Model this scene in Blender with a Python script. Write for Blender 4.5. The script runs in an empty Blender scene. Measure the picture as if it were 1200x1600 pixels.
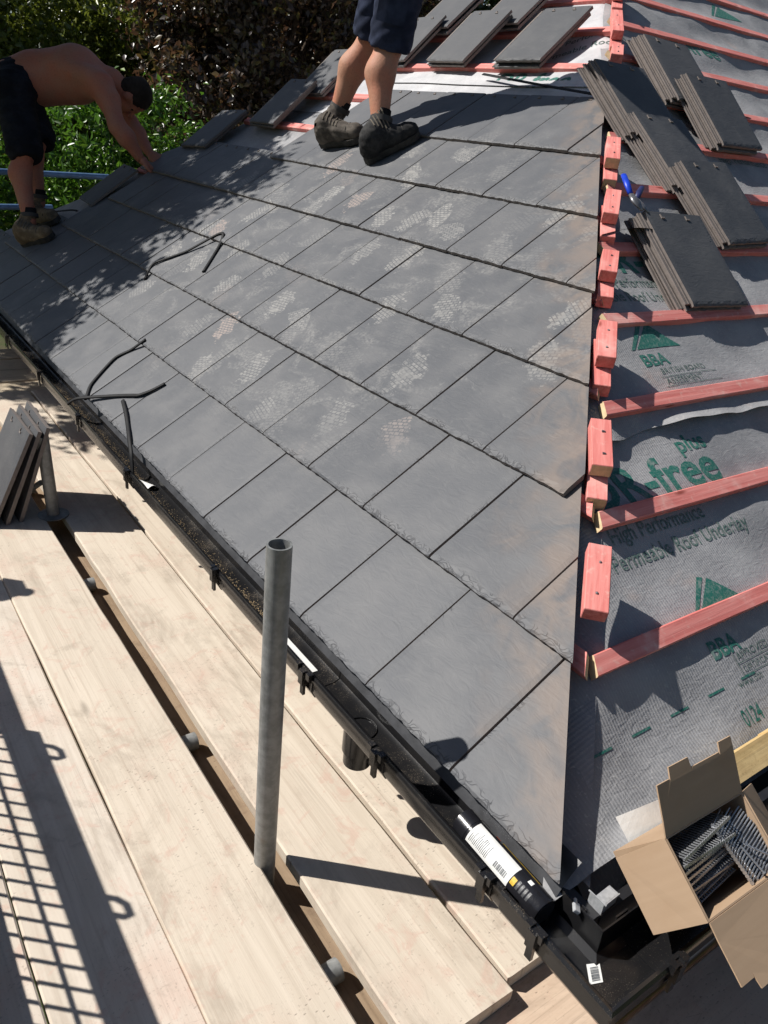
import bpy, bmesh, math, random
import numpy as np
from mathutils import Vector, Matrix, noise, Quaternion
random.seed(7); RNG = np.random.default_rng(7)
S = bpy.context.scene
COL = S.collection
# ------------------------------------------------------------------ camera
CAM_POS = (-0.84728, -0.50090, 1.10752)
R_RIGHT = (0.815655, -0.570015, 0.098939)
R_DOWN = (-0.179370, -0.411749, -0.893470)
R_FWD = (0.550030, 0.711017, -0.438089)
cd = bpy.data.cameras.new('camera'); cam = bpy.data.objects.new('camera', cd); COL.objects.link(cam)
m = Matrix.Identity(4)
for i in range(3):
    m[i][0] = R_RIGHT[i]; m[i][1] = -R_DOWN[i]; m[i][2] = -R_FWD[i]; m[i][3] = CAM_POS[i]
cam.matrix_world = m
cd.sensor_fit = 'HORIZONTAL'; cd.sensor_width = 36.0; cd.lens = 36.0 * 1203.8 / 1200.0
cd.clip_start = 0.05; cd.clip_end = 600
S.camera = cam
# ------------------------------------------------------------------ sky, sun, exposure
SUN_DIR = Vector((0.512, -0.462, -0.726)).normalized()
w = bpy.data.worlds.new('World'); S.world = w; w.use_nodes = True
nt = w.node_tree
sky = nt.nodes.new('ShaderNodeTexSky'); sky.sky_type = 'NISHITA'; sky.sun_disc = False
sky.sun_elevation = math.asin(-SUN_DIR.z); sky.sun_rotation = math.atan2(-SUN_DIR.x, -SUN_DIR.y)
sky.air_density = 1.0; sky.dust_density = 1.0
nt.links.new(sky.outputs[0], nt.nodes['Background'].inputs[0])
nt.nodes['Background'].inputs[1].default_value = 0.05
sd = bpy.data.lights.new('sun', 'SUN'); sd.energy = 4.8; sd.angle = math.radians(0.53); sd.color = (1.0, 0.965, 0.91)
sun = bpy.data.objects.new('sun', sd); COL.objects.link(sun)
sun.rotation_euler = SUN_DIR.to_track_quat('-Z', 'Y').to_euler(); sun.location = (-6, 6, 9)
S.view_settings.view_transform = 'Standard'; S.view_settings.look = 'None'
S.view_settings.exposure = 0.31; S.view_settings.gamma = 1.0; S.view_settings.use_curve_mapping = False
S.render.engine = 'CYCLES'
S.cycles.max_bounces = 6; S.cycles.diffuse_bounces = 3; S.cycles.glossy_bounces = 2; S.cycles.transmission_bounces = 3; S.cycles.transparent_max_bounces = 4
S.cycles.use_adaptive_sampling = True; S.cycles.adaptive_threshold = 0.025; S.cycles.use_denoising = True; S.cycles.caustics_reflective = False; S.cycles.caustics_refractive = False

# ------------------------------------------------------------------ frames of the two roof slopes
TH = math.radians(34.6516); CO, SI, TA = math.cos(TH), math.sin(TH), math.tan(TH)
HOFF = 0.04                       # the hip runs over x = y + HOFF in plan
GA, WT = 0.32936, 0.30            # gauge and cover width of the laid tiles
Y0 = 0.29445                      # first perpend of the eaves course
def frame(o, X, Y, Z):
    M_ = Matrix.Identity(4)
    for i in range(3): M_[i][0] = X[i]; M_[i][1] = Y[i]; M_[i][2] = Z[i]; M_[i][3] = o[i]
    return M_
FA = frame((0, 0, 0), (0, -1, 0), (CO, 0, SI), (-SI, 0, CO))
FB = frame((0, -HOFF, 0), (1, 0, 0), (0, CO, SI), (0, -SI, CO))
FARHIP = 6.36                     # far hip: x + y = FARHIP
KB = 1.028
def bu(u): return KB * u + 0.0237
def bv(v): return KB * v - 0.0578
D_UND, D_BAT = -0.065, -0.040     # underlay and top of battens below the tile plane

# ------------------------------------------------------------------ node helper
class NT:
    def __init__(s, name):
        s.m = bpy.data.materials.new(name); s.m.use_nodes = True; s.t = s.m.node_tree
        s.b = s.t.nodes['Principled BSDF']; s.o = s.t.nodes['Material Output']
    def N(s, typ, props=None, ins=None):
        n = s.t.nodes.new('ShaderNode' + typ)
        for k, v in (props or {}).items(): setattr(n, k, v)
        for k, v in (ins or {}).items(): s.set(n.inputs[k], v)
        return n
    def set(s, sock, v):
        if isinstance(v, bpy.types.NodeSocket): s.t.links.new(v, sock)
        elif isinstance(v, (tuple, list)) and sock.type == 'RGBA' and len(v) == 3: sock.default_value = (*v, 1)
        else: sock.default_value = v
    def math(s, op, a, b=None, c=None, clamp=False):
        n = s.N('Math', {'operation': op, 'use_clamp': clamp}, {0: a})
        if b is not None: s.set(n.inputs[1], b)
        if c is not None: s.set(n.inputs[2], c)
        return n.outputs[0]
    def vm(s, op, a, b=None):
        n = s.N('VectorMath', {'operation': op}, {0: a})
        if b is not None: s.set(n.inputs[1], b)
        return n.outputs['Value'] if op in ('DOT_PRODUCT', 'LENGTH', 'DISTANCE') else n.outputs[0]
    def mix(s, f, a, b, blend='MIX'):
        n = s.N('Mix', {'data_type': 'RGBA', 'blend_type': blend})
        s.set(n.inputs[0], f); s.set(n.inputs[6], a); s.set(n.inputs[7], b); return n.outputs[2]
    def ss(s, x, lo, hi):       # smoothstep
        n = s.N('MapRange', {'interpolation_type': 'SMOOTHSTEP'}, {0: x, 1: lo, 2: hi, 3: 0.0, 4: 1.0}); return n.outputs[0]
    def noise(s, vec, scale, detail=3.0, rough=0.55, dist=0.0):
        n = s.N('TexNoise', None, {'Vector': vec, 'Scale': scale, 'Detail': detail, 'Roughness': rough, 'Distortion': dist}); return n.outputs[0]
    def vor(s, vec, scale, feat='F1', dim='3D', rnd=1.0):
        n = s.N('TexVoronoi', {'feature': feat, 'voronoi_dimensions': dim}, {'Vector': vec, 'Scale': scale, 'Randomness': rnd}); return n
    def map(s, vec, sc=(1, 1, 1), loc=(0, 0, 0), rot=(0, 0, 0)):
        return s.N('Mapping', None, {'Vector': vec, 'Location': loc, 'Rotation': rot, 'Scale': sc}).outputs[0]
    def coord(s, which='Object'): return s.N('TexCoord').outputs[which]
    def pos(s): return s.N('NewGeometry').outputs['Position']
    def rand(s): return s.N('ObjectInfo').outputs['Random']
    def sep(s, v): return s.N('SeparateXYZ', None, {0: v}).outputs
    def fin(s, col, rough=0.7, bump=None, bstr=0.3, bdist=0.002, spec=0.4, metal=0.0):
        s.set(s.b.inputs['Base Color'], col); s.set(s.b.inputs['Roughness'], rough)
        s.b.inputs['Specular IOR Level'].default_value = spec; s.b.inputs['Metallic'].default_value = metal
        if bump is not None:
            n = s.N('Bump', None, {'Strength': bstr, 'Distance': bdist, 'Height': bump}); s.t.links.new(n.outputs[0], s.b.inputs['Normal'])
        return s.m
MAT = {}
def plain(name, col, rough=0.7, var=0.15, scale=12, spec=0.4, metal=0.0, bstr=0.15, bdist=0.002):
    t = NT(name); v = t.coord('Object'); n = t.noise(v, scale, 5)
    c = t.mix(t.ss(n, 0.3, 0.7), tuple(x * (1 - var) for x in col), tuple(min(1, x * (1 + var)) for x in col))
    n2 = t.noise(v, scale * 9, 3)
    MAT[name] = t.fin(c, rough, n2, bstr, bdist, spec, metal); return MAT[name]

def tile_material(name, laid):
    t = NT(name); oc = t.coord('Object'); x, y, z = t.sep(oc); p = t.pos(); r = t.rand()
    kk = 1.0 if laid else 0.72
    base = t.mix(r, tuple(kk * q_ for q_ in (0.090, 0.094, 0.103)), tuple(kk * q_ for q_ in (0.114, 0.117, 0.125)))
    offv = t.N('CombineXYZ', None, {0: t.math('MULTIPLY', r, 37.0), 1: t.math('MULTIPLY', r, 91.0), 2: 0.0}).outputs[0]
    rv = t.vm('ADD', oc, offv)
    n2 = t.noise(rv, 38, 3, 0.65); n1 = t.noise(rv, 6, 2, 0.6)
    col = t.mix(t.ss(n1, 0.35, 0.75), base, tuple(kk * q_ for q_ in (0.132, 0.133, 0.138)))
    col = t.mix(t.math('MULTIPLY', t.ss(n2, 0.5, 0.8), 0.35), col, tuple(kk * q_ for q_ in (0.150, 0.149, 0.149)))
    # riven crinkles beside the cut edges
    wv = t.N('Mix', {'data_type': 'VECTOR'}, {0: 0.085, 4: rv, 5: t.N('TexNoise', None, {'Vector': rv, 'Scale': 24.0, 'Detail': 1.0}).outputs[1]}).outputs[1]
    cr = t.vor(t.map(wv, (17, 74, 30)), 1.0, 'DISTANCE_TO_EDGE').outputs[0]
    line = t.math('SUBTRACT', 1.0, t.ss(cr, 0.0, 0.085))
    reach = t.math('ADD', 0.004, t.math('MULTIPLY', n2, 0.034))
    em = t.math('SUBTRACT', 1.0, t.ss(t.math('DIVIDE', y, reach), 0.6, 1.1))
    sx = t.math('MINIMUM', x, t.math('SUBTRACT', WT, x))
    em2 = t.math('MULTIPLY', t.math('SUBTRACT', 1.0, t.ss(t.math('DIVIDE', sx, reach), 0.3, 0.6)), t.ss(n1, 0.52, 0.6))
    cm = t.math('MULTIPLY', t.math('MULTIPLY', line, t.math('MAXIMUM', em, em2)), t.ss(n1, 0.36, 0.52))
    rg = t.noise(t.map(rv, (1.0, 2.4, 1)), 17, 4, 0.6, 1.2)
    h = t.math('SUBTRACT', t.math('MULTIPLY', rg, 1.0), t.math('MULTIPLY', cm, 0.9))
    col = t.mix(t.math('MULTIPLY', cm, 0.62), col, (0.04, 0.04, 0.044))
    if laid:
        u = t.vm('DOT_PRODUCT', p, (0, -1, 0)); v = t.vm('DOT_PRODUCT', p, (CO, 0, SI))
        q = t.N('CombineXYZ', None, {0: u, 1: v, 2: 0.0}).outputs[0]
        px, py, pz = t.sep(p)
        du = t.math('DIVIDE', t.math('ADD', u, 2.35), 1.75); dv = t.math('DIVIDE', t.math('SUBTRACT', v, 1.15), 0.92)
        rad = t.math('SQRT', t.math('ADD', t.math('MULTIPLY', du, du), t.math('MULTIPLY', dv, dv)))
        region = t.math('SUBTRACT', 1.0, t.ss(rad, 0.70, 1.10))
        wn = t.N('TexNoise', None, {'Vector': q, 'Scale': 26.0, 'Detail': 3.0, 'Roughness': 0.65}); wob = wn.outputs[0]; wcol = wn.outputs[1]
        fine = t.noise(q, 85, 2); blob = t.noise(q, 15, 3, 0.6)
        tot = None; pink = None
        for k, (sc, off, thr) in enumerate(((4.7, 0.0, 0.10), (3.5, 5.3, 0.15))):
            qq = t.vm('ADD', q, (off, off * 0.7, 0))
            vo = t.vor(qq, sc, 'F1', '2D', 1.0)
            loc = t.vm('SUBTRACT', qq, vo.outputs['Position'])
            cr_, cg, cb = t.sep(vo.outputs['Color'])
            ang = t.math('ADD', -1.25, t.math('MULTIPLY', cr_, 1.5))
            lr = t.N('VectorRotate', {'rotation_type': 'Z_AXIS'}, {'Vector': loc, 'Angle': ang}).outputs[0]
            el = t.math('ADD', t.vm('LENGTH', t.map(lr, (1 / 0.058, 1 / 0.110, 0))), t.math('MULTIPLY', t.math('SUBTRACT', wob, 0.5), 2.3))
            mk = t.math('SUBTRACT', 1.0, t.ss(el, 0.70, 0.90))
            lw = t.vm('ADD', lr, t.vm('MULTIPLY', wcol, (0.006, 0.006, 0)))
            br = t.N('TexBrick', {'offset': 0.5, 'squash': 1.0}, {'Vector': t.map(t.vm('ADD', lw, (3, 3, 0)), rot=(0, 0, 0.35)), 'Color1': (1, 1, 1), 'Color2': (0.45, 0.45, 0.45), 'Mortar': (0, 0, 0), 'Scale': 44.0, 'Mortar Size': 0.085, 'Mortar Smooth': 0.15, 'Brick Width': 0.85, 'Row Height': 0.62}).outputs[0]
            lug = t.math('MULTIPLY', br, t.ss(fine, 0.26, 0.44))
            lug = t.math('MAXIMUM', lug, t.math('MULTIPLY', t.ss(blob, 0.55, 0.66), 0.75))
            one = t.math('MULTIPLY', t.math('MULTIPLY', mk, lug), t.math('POWER', t.ss(cg, thr, 1.0), 1.35))
            pk = t.math('MULTIPLY', one, t.math('GREATER_THAN', cb, 0.93))
            tot = one if tot is None else t.math('MAXIMUM', tot, one)
            pink = pk if pink is None else t.math('MAXIMUM', pink, pk)
        smear = t.math('MULTIPLY', t.ss(t.noise(t.map(q, (1.0, 1.6, 1), rot=(0, 0, 0.6)), 5, 4, 0.7, 0.8), 0.50, 0.70), t.math('ADD', 0.05, t.math('MULTIPLY', t.ss(fine, 0.35, 0.65), 0.40)))
        tot = t.math('MULTIPLY', t.math('MAXIMUM', tot, smear), region)
        col = t.mix(t.math('MULTIPLY', tot, 0.86), col, (0.335, 0.325, 0.305))
        col = t.mix(t.math('MULTIPLY', t.math('MULTIPLY', pink, region), 0.55), col, (0.33, 0.225, 0.19))
        # tan cutting dust along the hip
        hd = t.math('SUBTRACT', py, px)
        dm = t.math('SUBTRACT', 1.0, t.ss(t.math('ADD', hd, t.math('MULTIPLY', t.math('SUBTRACT', n1, 0.5), 0.6)), 0.0, 0.27))
        dm2 = t.math('MULTIPLY', dm, t.ss(t.noise(t.map(q, (1, 1, 1), rot=(0, 0, 0.6)), 7, 3, 0.6, 1.0), 0.34, 0.62))
        col = t.mix(t.math('MULTIPLY', dm2, 0.55), col, (0.255, 0.195, 0.155))
    else:
        d = t.ss(t.noise(rv, 9, 3, 0.7, 0.8), 0.55, 0.8)
        col = t.mix(t.math('MULTIPLY', d, 0.3), col, (0.16, 0.155, 0.15))
    MAT[name] = t.fin(col, 0.58, h, 0.34, 0.004, 0.32)
tile_material('laid_tile', True); tile_material('loose_tile', False)

def edge_material():     # sawn edges: brownish concrete
    t = NT('tile_edge'); v = t.coord('Object'); n = t.noise(v, 60, 4)
    MAT['tile_edge'] = t.fin(t.mix(n, (0.13, 0.11, 0.10), (0.25, 0.215, 0.195)), 0.85, n, 0.3, 0.002)
edge_material()

def batten_material(nm='red_batten', gs=(3, 70, 70), ks=(3.2, 14, 14)):
    t = NT(nm); v = t.coord('Object'); r = t.rand()
    vv = t.vm('ADD', v, t.N('CombineXYZ', None, {0: t.math('MULTIPLY', r, 50.0), 1: r, 2: 0.0}).outputs[0])
    g = t.noise(t.map(vv, gs), 1.0, 5, 0.6, 0.6)
    n = t.noise(vv, 9, 4, 0.6)
    c = t.mix(t.ss(g, 0.3, 0.72), (0.62, 0.175, 0.155), (0.77, 0.30, 0.265))
    c = t.mix(t.ss(n, 0.52, 0.78), c, (0.80, 0.44, 0.39))
    kn = t.vor(t.map(vv, ks), 1.0).outputs[0]
    c = t.mix(t.math('SUBTRACT', 1.0, t.ss(kn, 0.02, 0.12)), c, (0.30, 0.07, 0.055))
    c = t.mix(t.math('MULTIPLY', t.ss(t.noise(vv, 45, 3), 0.58, 0.75), 0.45), c, (0.72, 0.50, 0.42))
    MAT[nm] = t.fin(c, 0.82, g, 0.55, 0.002, 0.2)
batten_material(); batten_material('red_block', (70, 5, 70), (14, 6, 14))

def wood_material(name, c1, c2, c3, stain, axis='y', seed=0.0):
    t = NT(name); v = t.coord('Object'); r = t.rand()
    vv = t.vm('ADD', v, t.N('CombineXYZ', None, {0: t.math('ADD', t.math('MULTIPLY', r, 41.0), seed), 1: t.math('MULTIPLY', r, 17.0), 2: 0.0}).outputs[0])
    st = (22, 1.1, 22) if axis == 'y' else (1.1, 22, 22)
    g = t.noise(t.map(vv, st), 1.0, 6, 0.62, 0.7)
    st2 = (95, 2.2, 95) if axis == 'y' else (2.2, 95, 95)
    g2 = t.noise(t.map(vv, st2), 1.0, 4, 0.6, 0.3)
    c = t.mix(t.ss(g, 0.28, 0.72), c1, c2)
    c = t.mix(t.math('MULTIPLY', t.ss(g2, 0.48, 0.74), 0.55), c, c3)
    st3 = (150, 1.0, 60) if axis == 'y' else (1.0, 150, 60)
    g3 = t.noise(t.map(vv, st3), 1.0, 3, 0.6, 0.9)
    c = t.mix(t.math('MULTIPLY', t.math('MULTIPLY', t.ss(g3, 0.60, 0.70), t.ss(t.noise(vv, 3.0, 2), 0.45, 0.6)), 0.38), c, tuple(x * 0.55 for x in c3))
    blot = t.noise(vv, 3.3, 5, 0.62)
    c = t.mix(t.math('MULTIPLY', t.ss(blot, 0.5, 0.75), 0.5), c, stain)
    blot2 = t.noise(vv, 14, 5, 0.7, 0.8)
    c = t.mix(t.math('MULTIPLY', t.ss(blot2, 0.53, 0.68), 0.62), c, stain)
    c = t.mix(t.math('MULTIPLY', t.ss(t.noise(vv, 5.5, 5, 0.7, 1.0), 0.60, 0.72), 0.35), c, tuple(x * 0.62 for x in c3))
    # short dark scuffs and nicks
    sc_ = t.vor(t.map(vv, (30, 75, 1) , rot=(0, 0, 0.7)), 1.0, 'F1', '2D').outputs[0]
    nick = t.math('MULTIPLY', t.math('SUBTRACT', 1.0, t.ss(sc_, 0.03, 0.13)), t.ss(t.noise(vv, 9, 3), 0.56, 0.66))
    c = t.mix(t.math('MULTIPLY', nick, 0.55), c, tuple(x * 0.40 for x in c3))
    lo = t.vor(t.map(vv, (5, 60, 1), rot=(0, 0, 1.2)), 1.0, 'DISTANCE_TO_EDGE', '2D').outputs[0]
    ln = t.math('MULTIPLY', t.math('SUBTRACT', 1.0, t.ss(lo, 0.0, 0.012)), t.ss(t.noise(vv, 4, 2), 0.60, 0.66))
    c = t.mix(t.math('MULTIPLY', ln, 0.5), c, tuple(x * 0.45 for x in c3))
    gr = t.noise(t.map(vv, (1.0, 0.45, 1) if axis == 'y' else (0.45, 1.0, 1)), 7.0, 6, 0.72, 0.5)
    c = t.mix(t.math('MULTIPLY', t.ss(gr, 0.48, 0.70), 0.5), c, tuple(x * 0.66 for x in c3))
    kv = t.vor(t.map(vv, (4.2, 1.3, 1) if axis == 'y' else (1.3, 4.2, 1)), 1.0, 'F1', '2D'); kn = t.math('ADD', kv.outputs[0], t.math('LESS_THAN', t.sep(kv.outputs['Color'])[0], 0.72))
    c = t.mix(t.math('MULTIPLY', t.math('SUBTRACT', 1.0, t.ss(t.math('ADD', kn, t.math('MULTIPLY', g2, 0.05)), 0.030, 0.085)), 0.5), c, tuple(x * 0.42 for x in c3))
    fl = t.noise(vv, 150, 2, 0.6)
    c = t.mix(t.math('MULTIPLY', t.math('MULTIPLY', t.ss(fl, 0.60, 0.70), t.ss(blot, 0.42, 0.6)), 0.35), c, tuple(x * 0.45 for x in c3))
    h = t.math('SUBTRACT', t.math('ADD', t.math('MULTIPLY', g2, 0.6), t.math('MULTIPLY', blot2, 0.3)), t.math('MULTIPLY', nick, 0.5))
    MAT[name] = t.fin(c, 0.82, h, 0.42, 0.003, 0.2)
wood_material('deck_wood', (0.565, 0.485, 0.39), (0.665, 0.58, 0.475), (0.475, 0.39, 0.305), (0.565, 0.40, 0.32))
wood_material('deck_wood_worn', (0.58, 0.505, 0.415), (0.68, 0.60, 0.51), (0.48, 0.40, 0.325), (0.60, 0.42, 0.34), seed=5.0)
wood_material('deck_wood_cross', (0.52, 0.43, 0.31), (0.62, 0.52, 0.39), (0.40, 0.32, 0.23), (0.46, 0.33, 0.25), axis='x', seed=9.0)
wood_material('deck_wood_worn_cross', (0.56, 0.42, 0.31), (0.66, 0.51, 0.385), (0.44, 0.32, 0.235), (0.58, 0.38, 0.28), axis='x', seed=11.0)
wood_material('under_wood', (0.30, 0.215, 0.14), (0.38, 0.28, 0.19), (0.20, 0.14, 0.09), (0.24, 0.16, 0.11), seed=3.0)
wood_material('raw_wood', (0.62, 0.44, 0.20), (0.70, 0.52, 0.26), (0.52, 0.34, 0.15), (0.6, 0.42, 0.22), axis='x', seed=1.0)
plain('cut_end', (0.66, 0.50, 0.30), 0.85, 0.12, 60)

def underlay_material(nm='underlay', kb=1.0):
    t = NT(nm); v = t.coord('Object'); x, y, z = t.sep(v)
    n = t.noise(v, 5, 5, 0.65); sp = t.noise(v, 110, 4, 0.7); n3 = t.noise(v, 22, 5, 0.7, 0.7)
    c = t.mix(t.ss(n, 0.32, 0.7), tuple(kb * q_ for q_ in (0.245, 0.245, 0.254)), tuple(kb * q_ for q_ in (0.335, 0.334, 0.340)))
    c = t.mix(t.math('MULTIPLY', t.ss(sp, 0.55, 0.72), 0.55), c, (0.50, 0.49, 0.47))
    c = t.mix(t.math('MULTIPLY', t.ss(n3, 0.58, 0.74), 0.5), c, (0.44, 0.425, 0.40))
    c = t.mix(t.math('MULTIPLY', t.ss(t.noise(v, 3.1, 4, 0.6, 0.5), 0.62, 0.74), 0.45), c, (0.46, 0.35, 0.30))
    rib = t.math('SINE', t.math('MULTIPLY', x, 6.2832 / 0.0085))
    c = t.mix(t.math('MULTIPLY', t.ss(rib, 0.2, 1.0), 0.16), c, (0.18, 0.18, 0.19))
    wr = t.noise(t.map(v, (1, 2.2, 1)), 30, 4, 0.6, 1.0)
    h = t.math('ADD', t.math('ADD', t.math('MULTIPLY', rib, 0.15), t.math('MULTIPLY', sp, 0.35)), t.math('MULTIPLY', wr, 1.2))
    MAT[nm] = t.fin(c, 0.75, h, 0.45, 0.004, 0.3)
underlay_material(); underlay_material('underlay_pale', 1.75)  # second mix has a paler base, for the upper left sheet and its lap
def print_material():
    t = NT('green_print'); v = t.pos(); n = t.noise(v, 140, 4, 0.7); n2 = t.noise(v, 20, 4, 0.7)
    c = t.mix(t.ss(n, 0.42, 0.70), (0.012, 0.125, 0.098), (0.12, 0.21, 0.185))
    c = t.mix(t.math('MULTIPLY', t.ss(n2, 0.56, 0.7), 0.6), c, (0.30, 0.31, 0.30))
    MAT['green_print'] = t.fin(c, 0.7)
    t = NT('dark_print'); v = t.pos(); n = t.noise(v, 150, 4, 0.7)
    MAT['dark_print'] = t.fin(t.mix(t.ss(n, 0.42, 0.66), (0.055, 0.115, 0.10), (0.26, 0.27, 0.265)), 0.75)
print_material()
def gutter_material():
    t = NT('gutter_black'); v = t.pos()
    n = t.noise(v, 520, 3, 0.7); m2 = t.noise(v, 9, 4, 0.6); nz = t.sep(t.N('NewGeometry').outputs['Normal'])[2]
    dust = t.math('MULTIPLY', t.ss(t.math('ADD', n, t.math('MULTIPLY', m2, 0.45)), 0.86, 0.96), t.ss(nz, 0.2, 0.7))
    haze = t.math('MULTIPLY', t.ss(m2, 0.42, 0.75), 0.10)
    c = t.mix(haze, (0.011, 0.011, 0.012), (0.14, 0.12, 0.10))
    c = t.mix(t.math('MULTIPLY', dust, 0.8), c, (0.34, 0.27, 0.19))
    MAT['gutter_black'] = t.fin(c, t.math('ADD', 0.22, t.math('MULTIPLY', t.math('MAXIMUM', dust, haze), 0.6)), n, 0.10, 0.001, 0.5)
gutter_material()
def galv(name, c1, c2, rough, sc=40):
    t = NT(name); v = t.coord('Object'); n = t.noise(v, sc, 4, 0.6); n2 = t.noise(t.map(v, (60, 60, 2.5)), 1.0, 4)
    c = t.mix(t.ss(n, 0.3, 0.7), c1, c2); c = t.mix(t.math('MULTIPLY', t.ss(n2, 0.5, 0.75), 0.4), c, tuple(x * 0.55 for x in c1))
    rs = t.noise(v, 14, 5, 0.7)
    c = t.mix(t.math('MULTIPLY', t.ss(rs, 0.62, 0.76), 0.45), c, (0.22, 0.16, 0.12))
    MAT[name] = t.fin(c, t.math('ADD', rough, t.math('MULTIPLY', n, 0.2)), n, 0.12, 0.001, 0.4, 0.35)
galv('scaffold_tube', (0.20, 0.205, 0.20), (0.31, 0.315, 0.31), 0.42)
galv('bright_steel', (0.42, 0.43, 0.44), (0.56, 0.57, 0.58), 0.28, 80)
plain('dark_plastic', (0.016, 0.016, 0.018), 0.42, 0.3, 30)
plain('grey_plastic', (0.045, 0.046, 0.05), 0.42, 0.25, 25)
plain('cable', (0.008, 0.008, 0.009), 0.65, 0.3, 40, 0.25)
plain('white_label', (0.74, 0.74, 0.72), 0.55, 0.05, 30)
plain('label_ink', (0.16, 0.17, 0.18), 0.6, 0.2, 90)
plain('yellow_ink', (0.62, 0.40, 0.03), 0.5, 0.25, 200)
plain('red_ink', (0.42, 0.09, 0.04), 0.5, 0.2, 200)
plain('can_black', (0.014, 0.014, 0.017), 0.24, 0.2, 20, 0.5)
def card():
    t = NT('cardboard'); v = t.coord('Object'); n = t.noise(t.map(v, (6, 90, 6)), 1.0, 4); n2 = t.noise(v, 12, 4)
    c = t.mix(n, (0.39, 0.270, 0.175), (0.445, 0.315, 0.21)); c = t.mix(t.math('MULTIPLY', t.ss(n2, 0.45, 0.7), 0.35), c, (0.36, 0.235, 0.14))
    MAT['cardboard'] = t.fin(c, 0.85, n, 0.15, 0.001, 0.2)
card()
plain('nail_steel', (0.40, 0.41, 0.43), 0.35, 0.2, 60, 0.5, 0.75)
plain('strip_dark', (0.03, 0.03, 0.034), 0.5, 0.2, 60)
plain('blue_grip', (0.012, 0.055, 0.55), 0.4, 0.2, 30)
plain('navy_grip', (0.02, 0.025, 0.10), 0.45, 0.2, 30)
plain('tool_steel', (0.20, 0.20, 0.21), 0.35, 0.25, 60, 0.5, 0.6)
plain('brick_wall', (0.30, 0.14, 0.09), 0.9, 0.3, 14)
plain('soffit', (0.03, 0.03, 0.03), 0.6, 0.05, 10)
plain('hip_timber', (0.32, 0.22, 0.13), 0.85, 0.2, 30)
plain('bark', (0.085, 0.062, 0.045), 0.95, 0.4, 18, 0.2, 0, 0.8, 0.02)
plain('blue_rail', (0.11, 0.20, 0.36), 0.5, 0.2, 14, 0.4, 0.2)
def skin(name, c):
    t = NT(name); v = t.coord('Object'); n = t.noise(v, 9, 4); n2 = t.noise(v, 90, 4, 0.65)
    cc = t.mix(t.ss(n, 0.3, 0.7), c, (c[0] * 1.1, c[1] * 0.84, c[2] * 0.78)); cc = t.mix(t.math('MULTIPLY', t.ss(n2, 0.5, 0.7), 0.3), cc, tuple(x * 0.55 for x in c))
    n3 = t.noise(t.map(v, (260, 260, 45)), 1.0, 3, 0.7, 0.6); cc = t.mix(t.math('MULTIPLY', t.ss(n3, 0.55, 0.68), 0.32), cc, tuple(x * 0.4 for x in c))
    t.b.inputs['Subsurface Weight'].default_value = 0.0
    MAT[name] = t.fin(cc, 0.62, n2, 0.35, 0.004, 0.3)
skin('skin', (0.44, 0.235, 0.155)); skin('skin_tan', (0.40, 0.185, 0.125))
def cloth(name, c, s=700):
    t = NT(name); v = t.coord('Object'); n = t.noise(v, 12, 5, 0.6); wv = t.noise(v, s, 2)
    cc = t.mix(t.ss(n, 0.35, 0.7), c, tuple(min(1, x * 1.9 + 0.004) for x in c))
    MAT[name] = t.fin(cc, 0.9, t.math('ADD', t.math('MULTIPLY', n, 1.2), t.math('MULTIPLY', wv, 0.2)), 0.5, 0.006, 0.15)
cloth('navy_cloth', (0.016, 0.021, 0.040)); cloth('black_cloth', (0.0075, 0.0085, 0.012)); cloth('shirt_cloth', (0.02, 0.025, 0.04)); cloth('sock', (0.010, 0.010, 0.011))
cloth('hair', (0.020, 0.015, 0.012), 300)
def leather(name, c1, c2):
    t = NT(name); v = t.coord('Object'); n = t.noise(v, 20, 5, 0.65); n2 = t.noise(v, 120, 3)
    MAT[name] = t.fin(t.mix(t.ss(n, 0.38, 0.68), c1, c2), 0.8, t.math('ADD', n, t.math('MULTIPLY', n2, 0.4)), 0.4, 0.004, 0.25)
leather('boot_black', (0.014, 0.014, 0.015), (0.045, 0.043, 0.041)); leather('boot_brown', (0.060, 0.050, 0.042), (0.14, 0.12, 0.10)); leather('boot_tan', (0.13, 0.095, 0.06), (0.25, 0.19, 0.125))
plain('rubber', (0.040, 0.037, 0.033), 0.8, 0.4, 30)
plain('lace', (0.13, 0.11, 0.085), 0.85)
plain('collar', (0.055, 0.052, 0.050), 0.85)
def leaf_mat(name, cols, trans):
    t = NT(name); r = t.N('NewGeometry').outputs['Random Per Island']
    ramp = t.N('ValToRGB', None, {0: r}); el = ramp.color_ramp.elements
    while len(el) < len(cols): el.new(0.5)
    for i, (ps, c) in enumerate(cols): el[i].position = ps; el[i].color = (*c, 1)
    t.fin(ramp.outputs[0], 0.34, None, spec=0.6)
    tr = t.N('BsdfTranslucent', None, {0: t.mix(0.5, ramp.outputs[0], trans)})
    mx = t.N('MixShader', None, {0: 0.28, 1: t.b.outputs[0], 2: tr.outputs[0]})
    t.t.links.new(mx.outputs[0], t.o.inputs[0]); MAT[name] = t.m
leaf_mat('leaf_olive', [(0, (0.060, 0.090, 0.014)), (0.6, (0.125, 0.16, 0.025)), (1, (0.22, 0.23, 0.04))], (0.30, 0.36, 0.04))
leaf_mat('leaf_green', [(0, (0.026, 0.075, 0.010)), (0.6, (0.065, 0.155, 0.018)), (1, (0.16, 0.25, 0.030))], (0.18, 0.42, 0.03))
leaf_mat('leaf_copper', [(0, (0.055, 0.044, 0.042)), (0.5, (0.10, 0.080, 0.066)), (0.8, (0.15, 0.11, 0.05)), (1, (0.13, 0.145, 0.045))], (0.20, 0.075, 0.02))
leaf_mat('leaf_dark', [(0, (0.016, 0.028, 0.010)), (1, (0.045, 0.065, 0.018))], (0.08, 0.13, 0.02))
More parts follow.
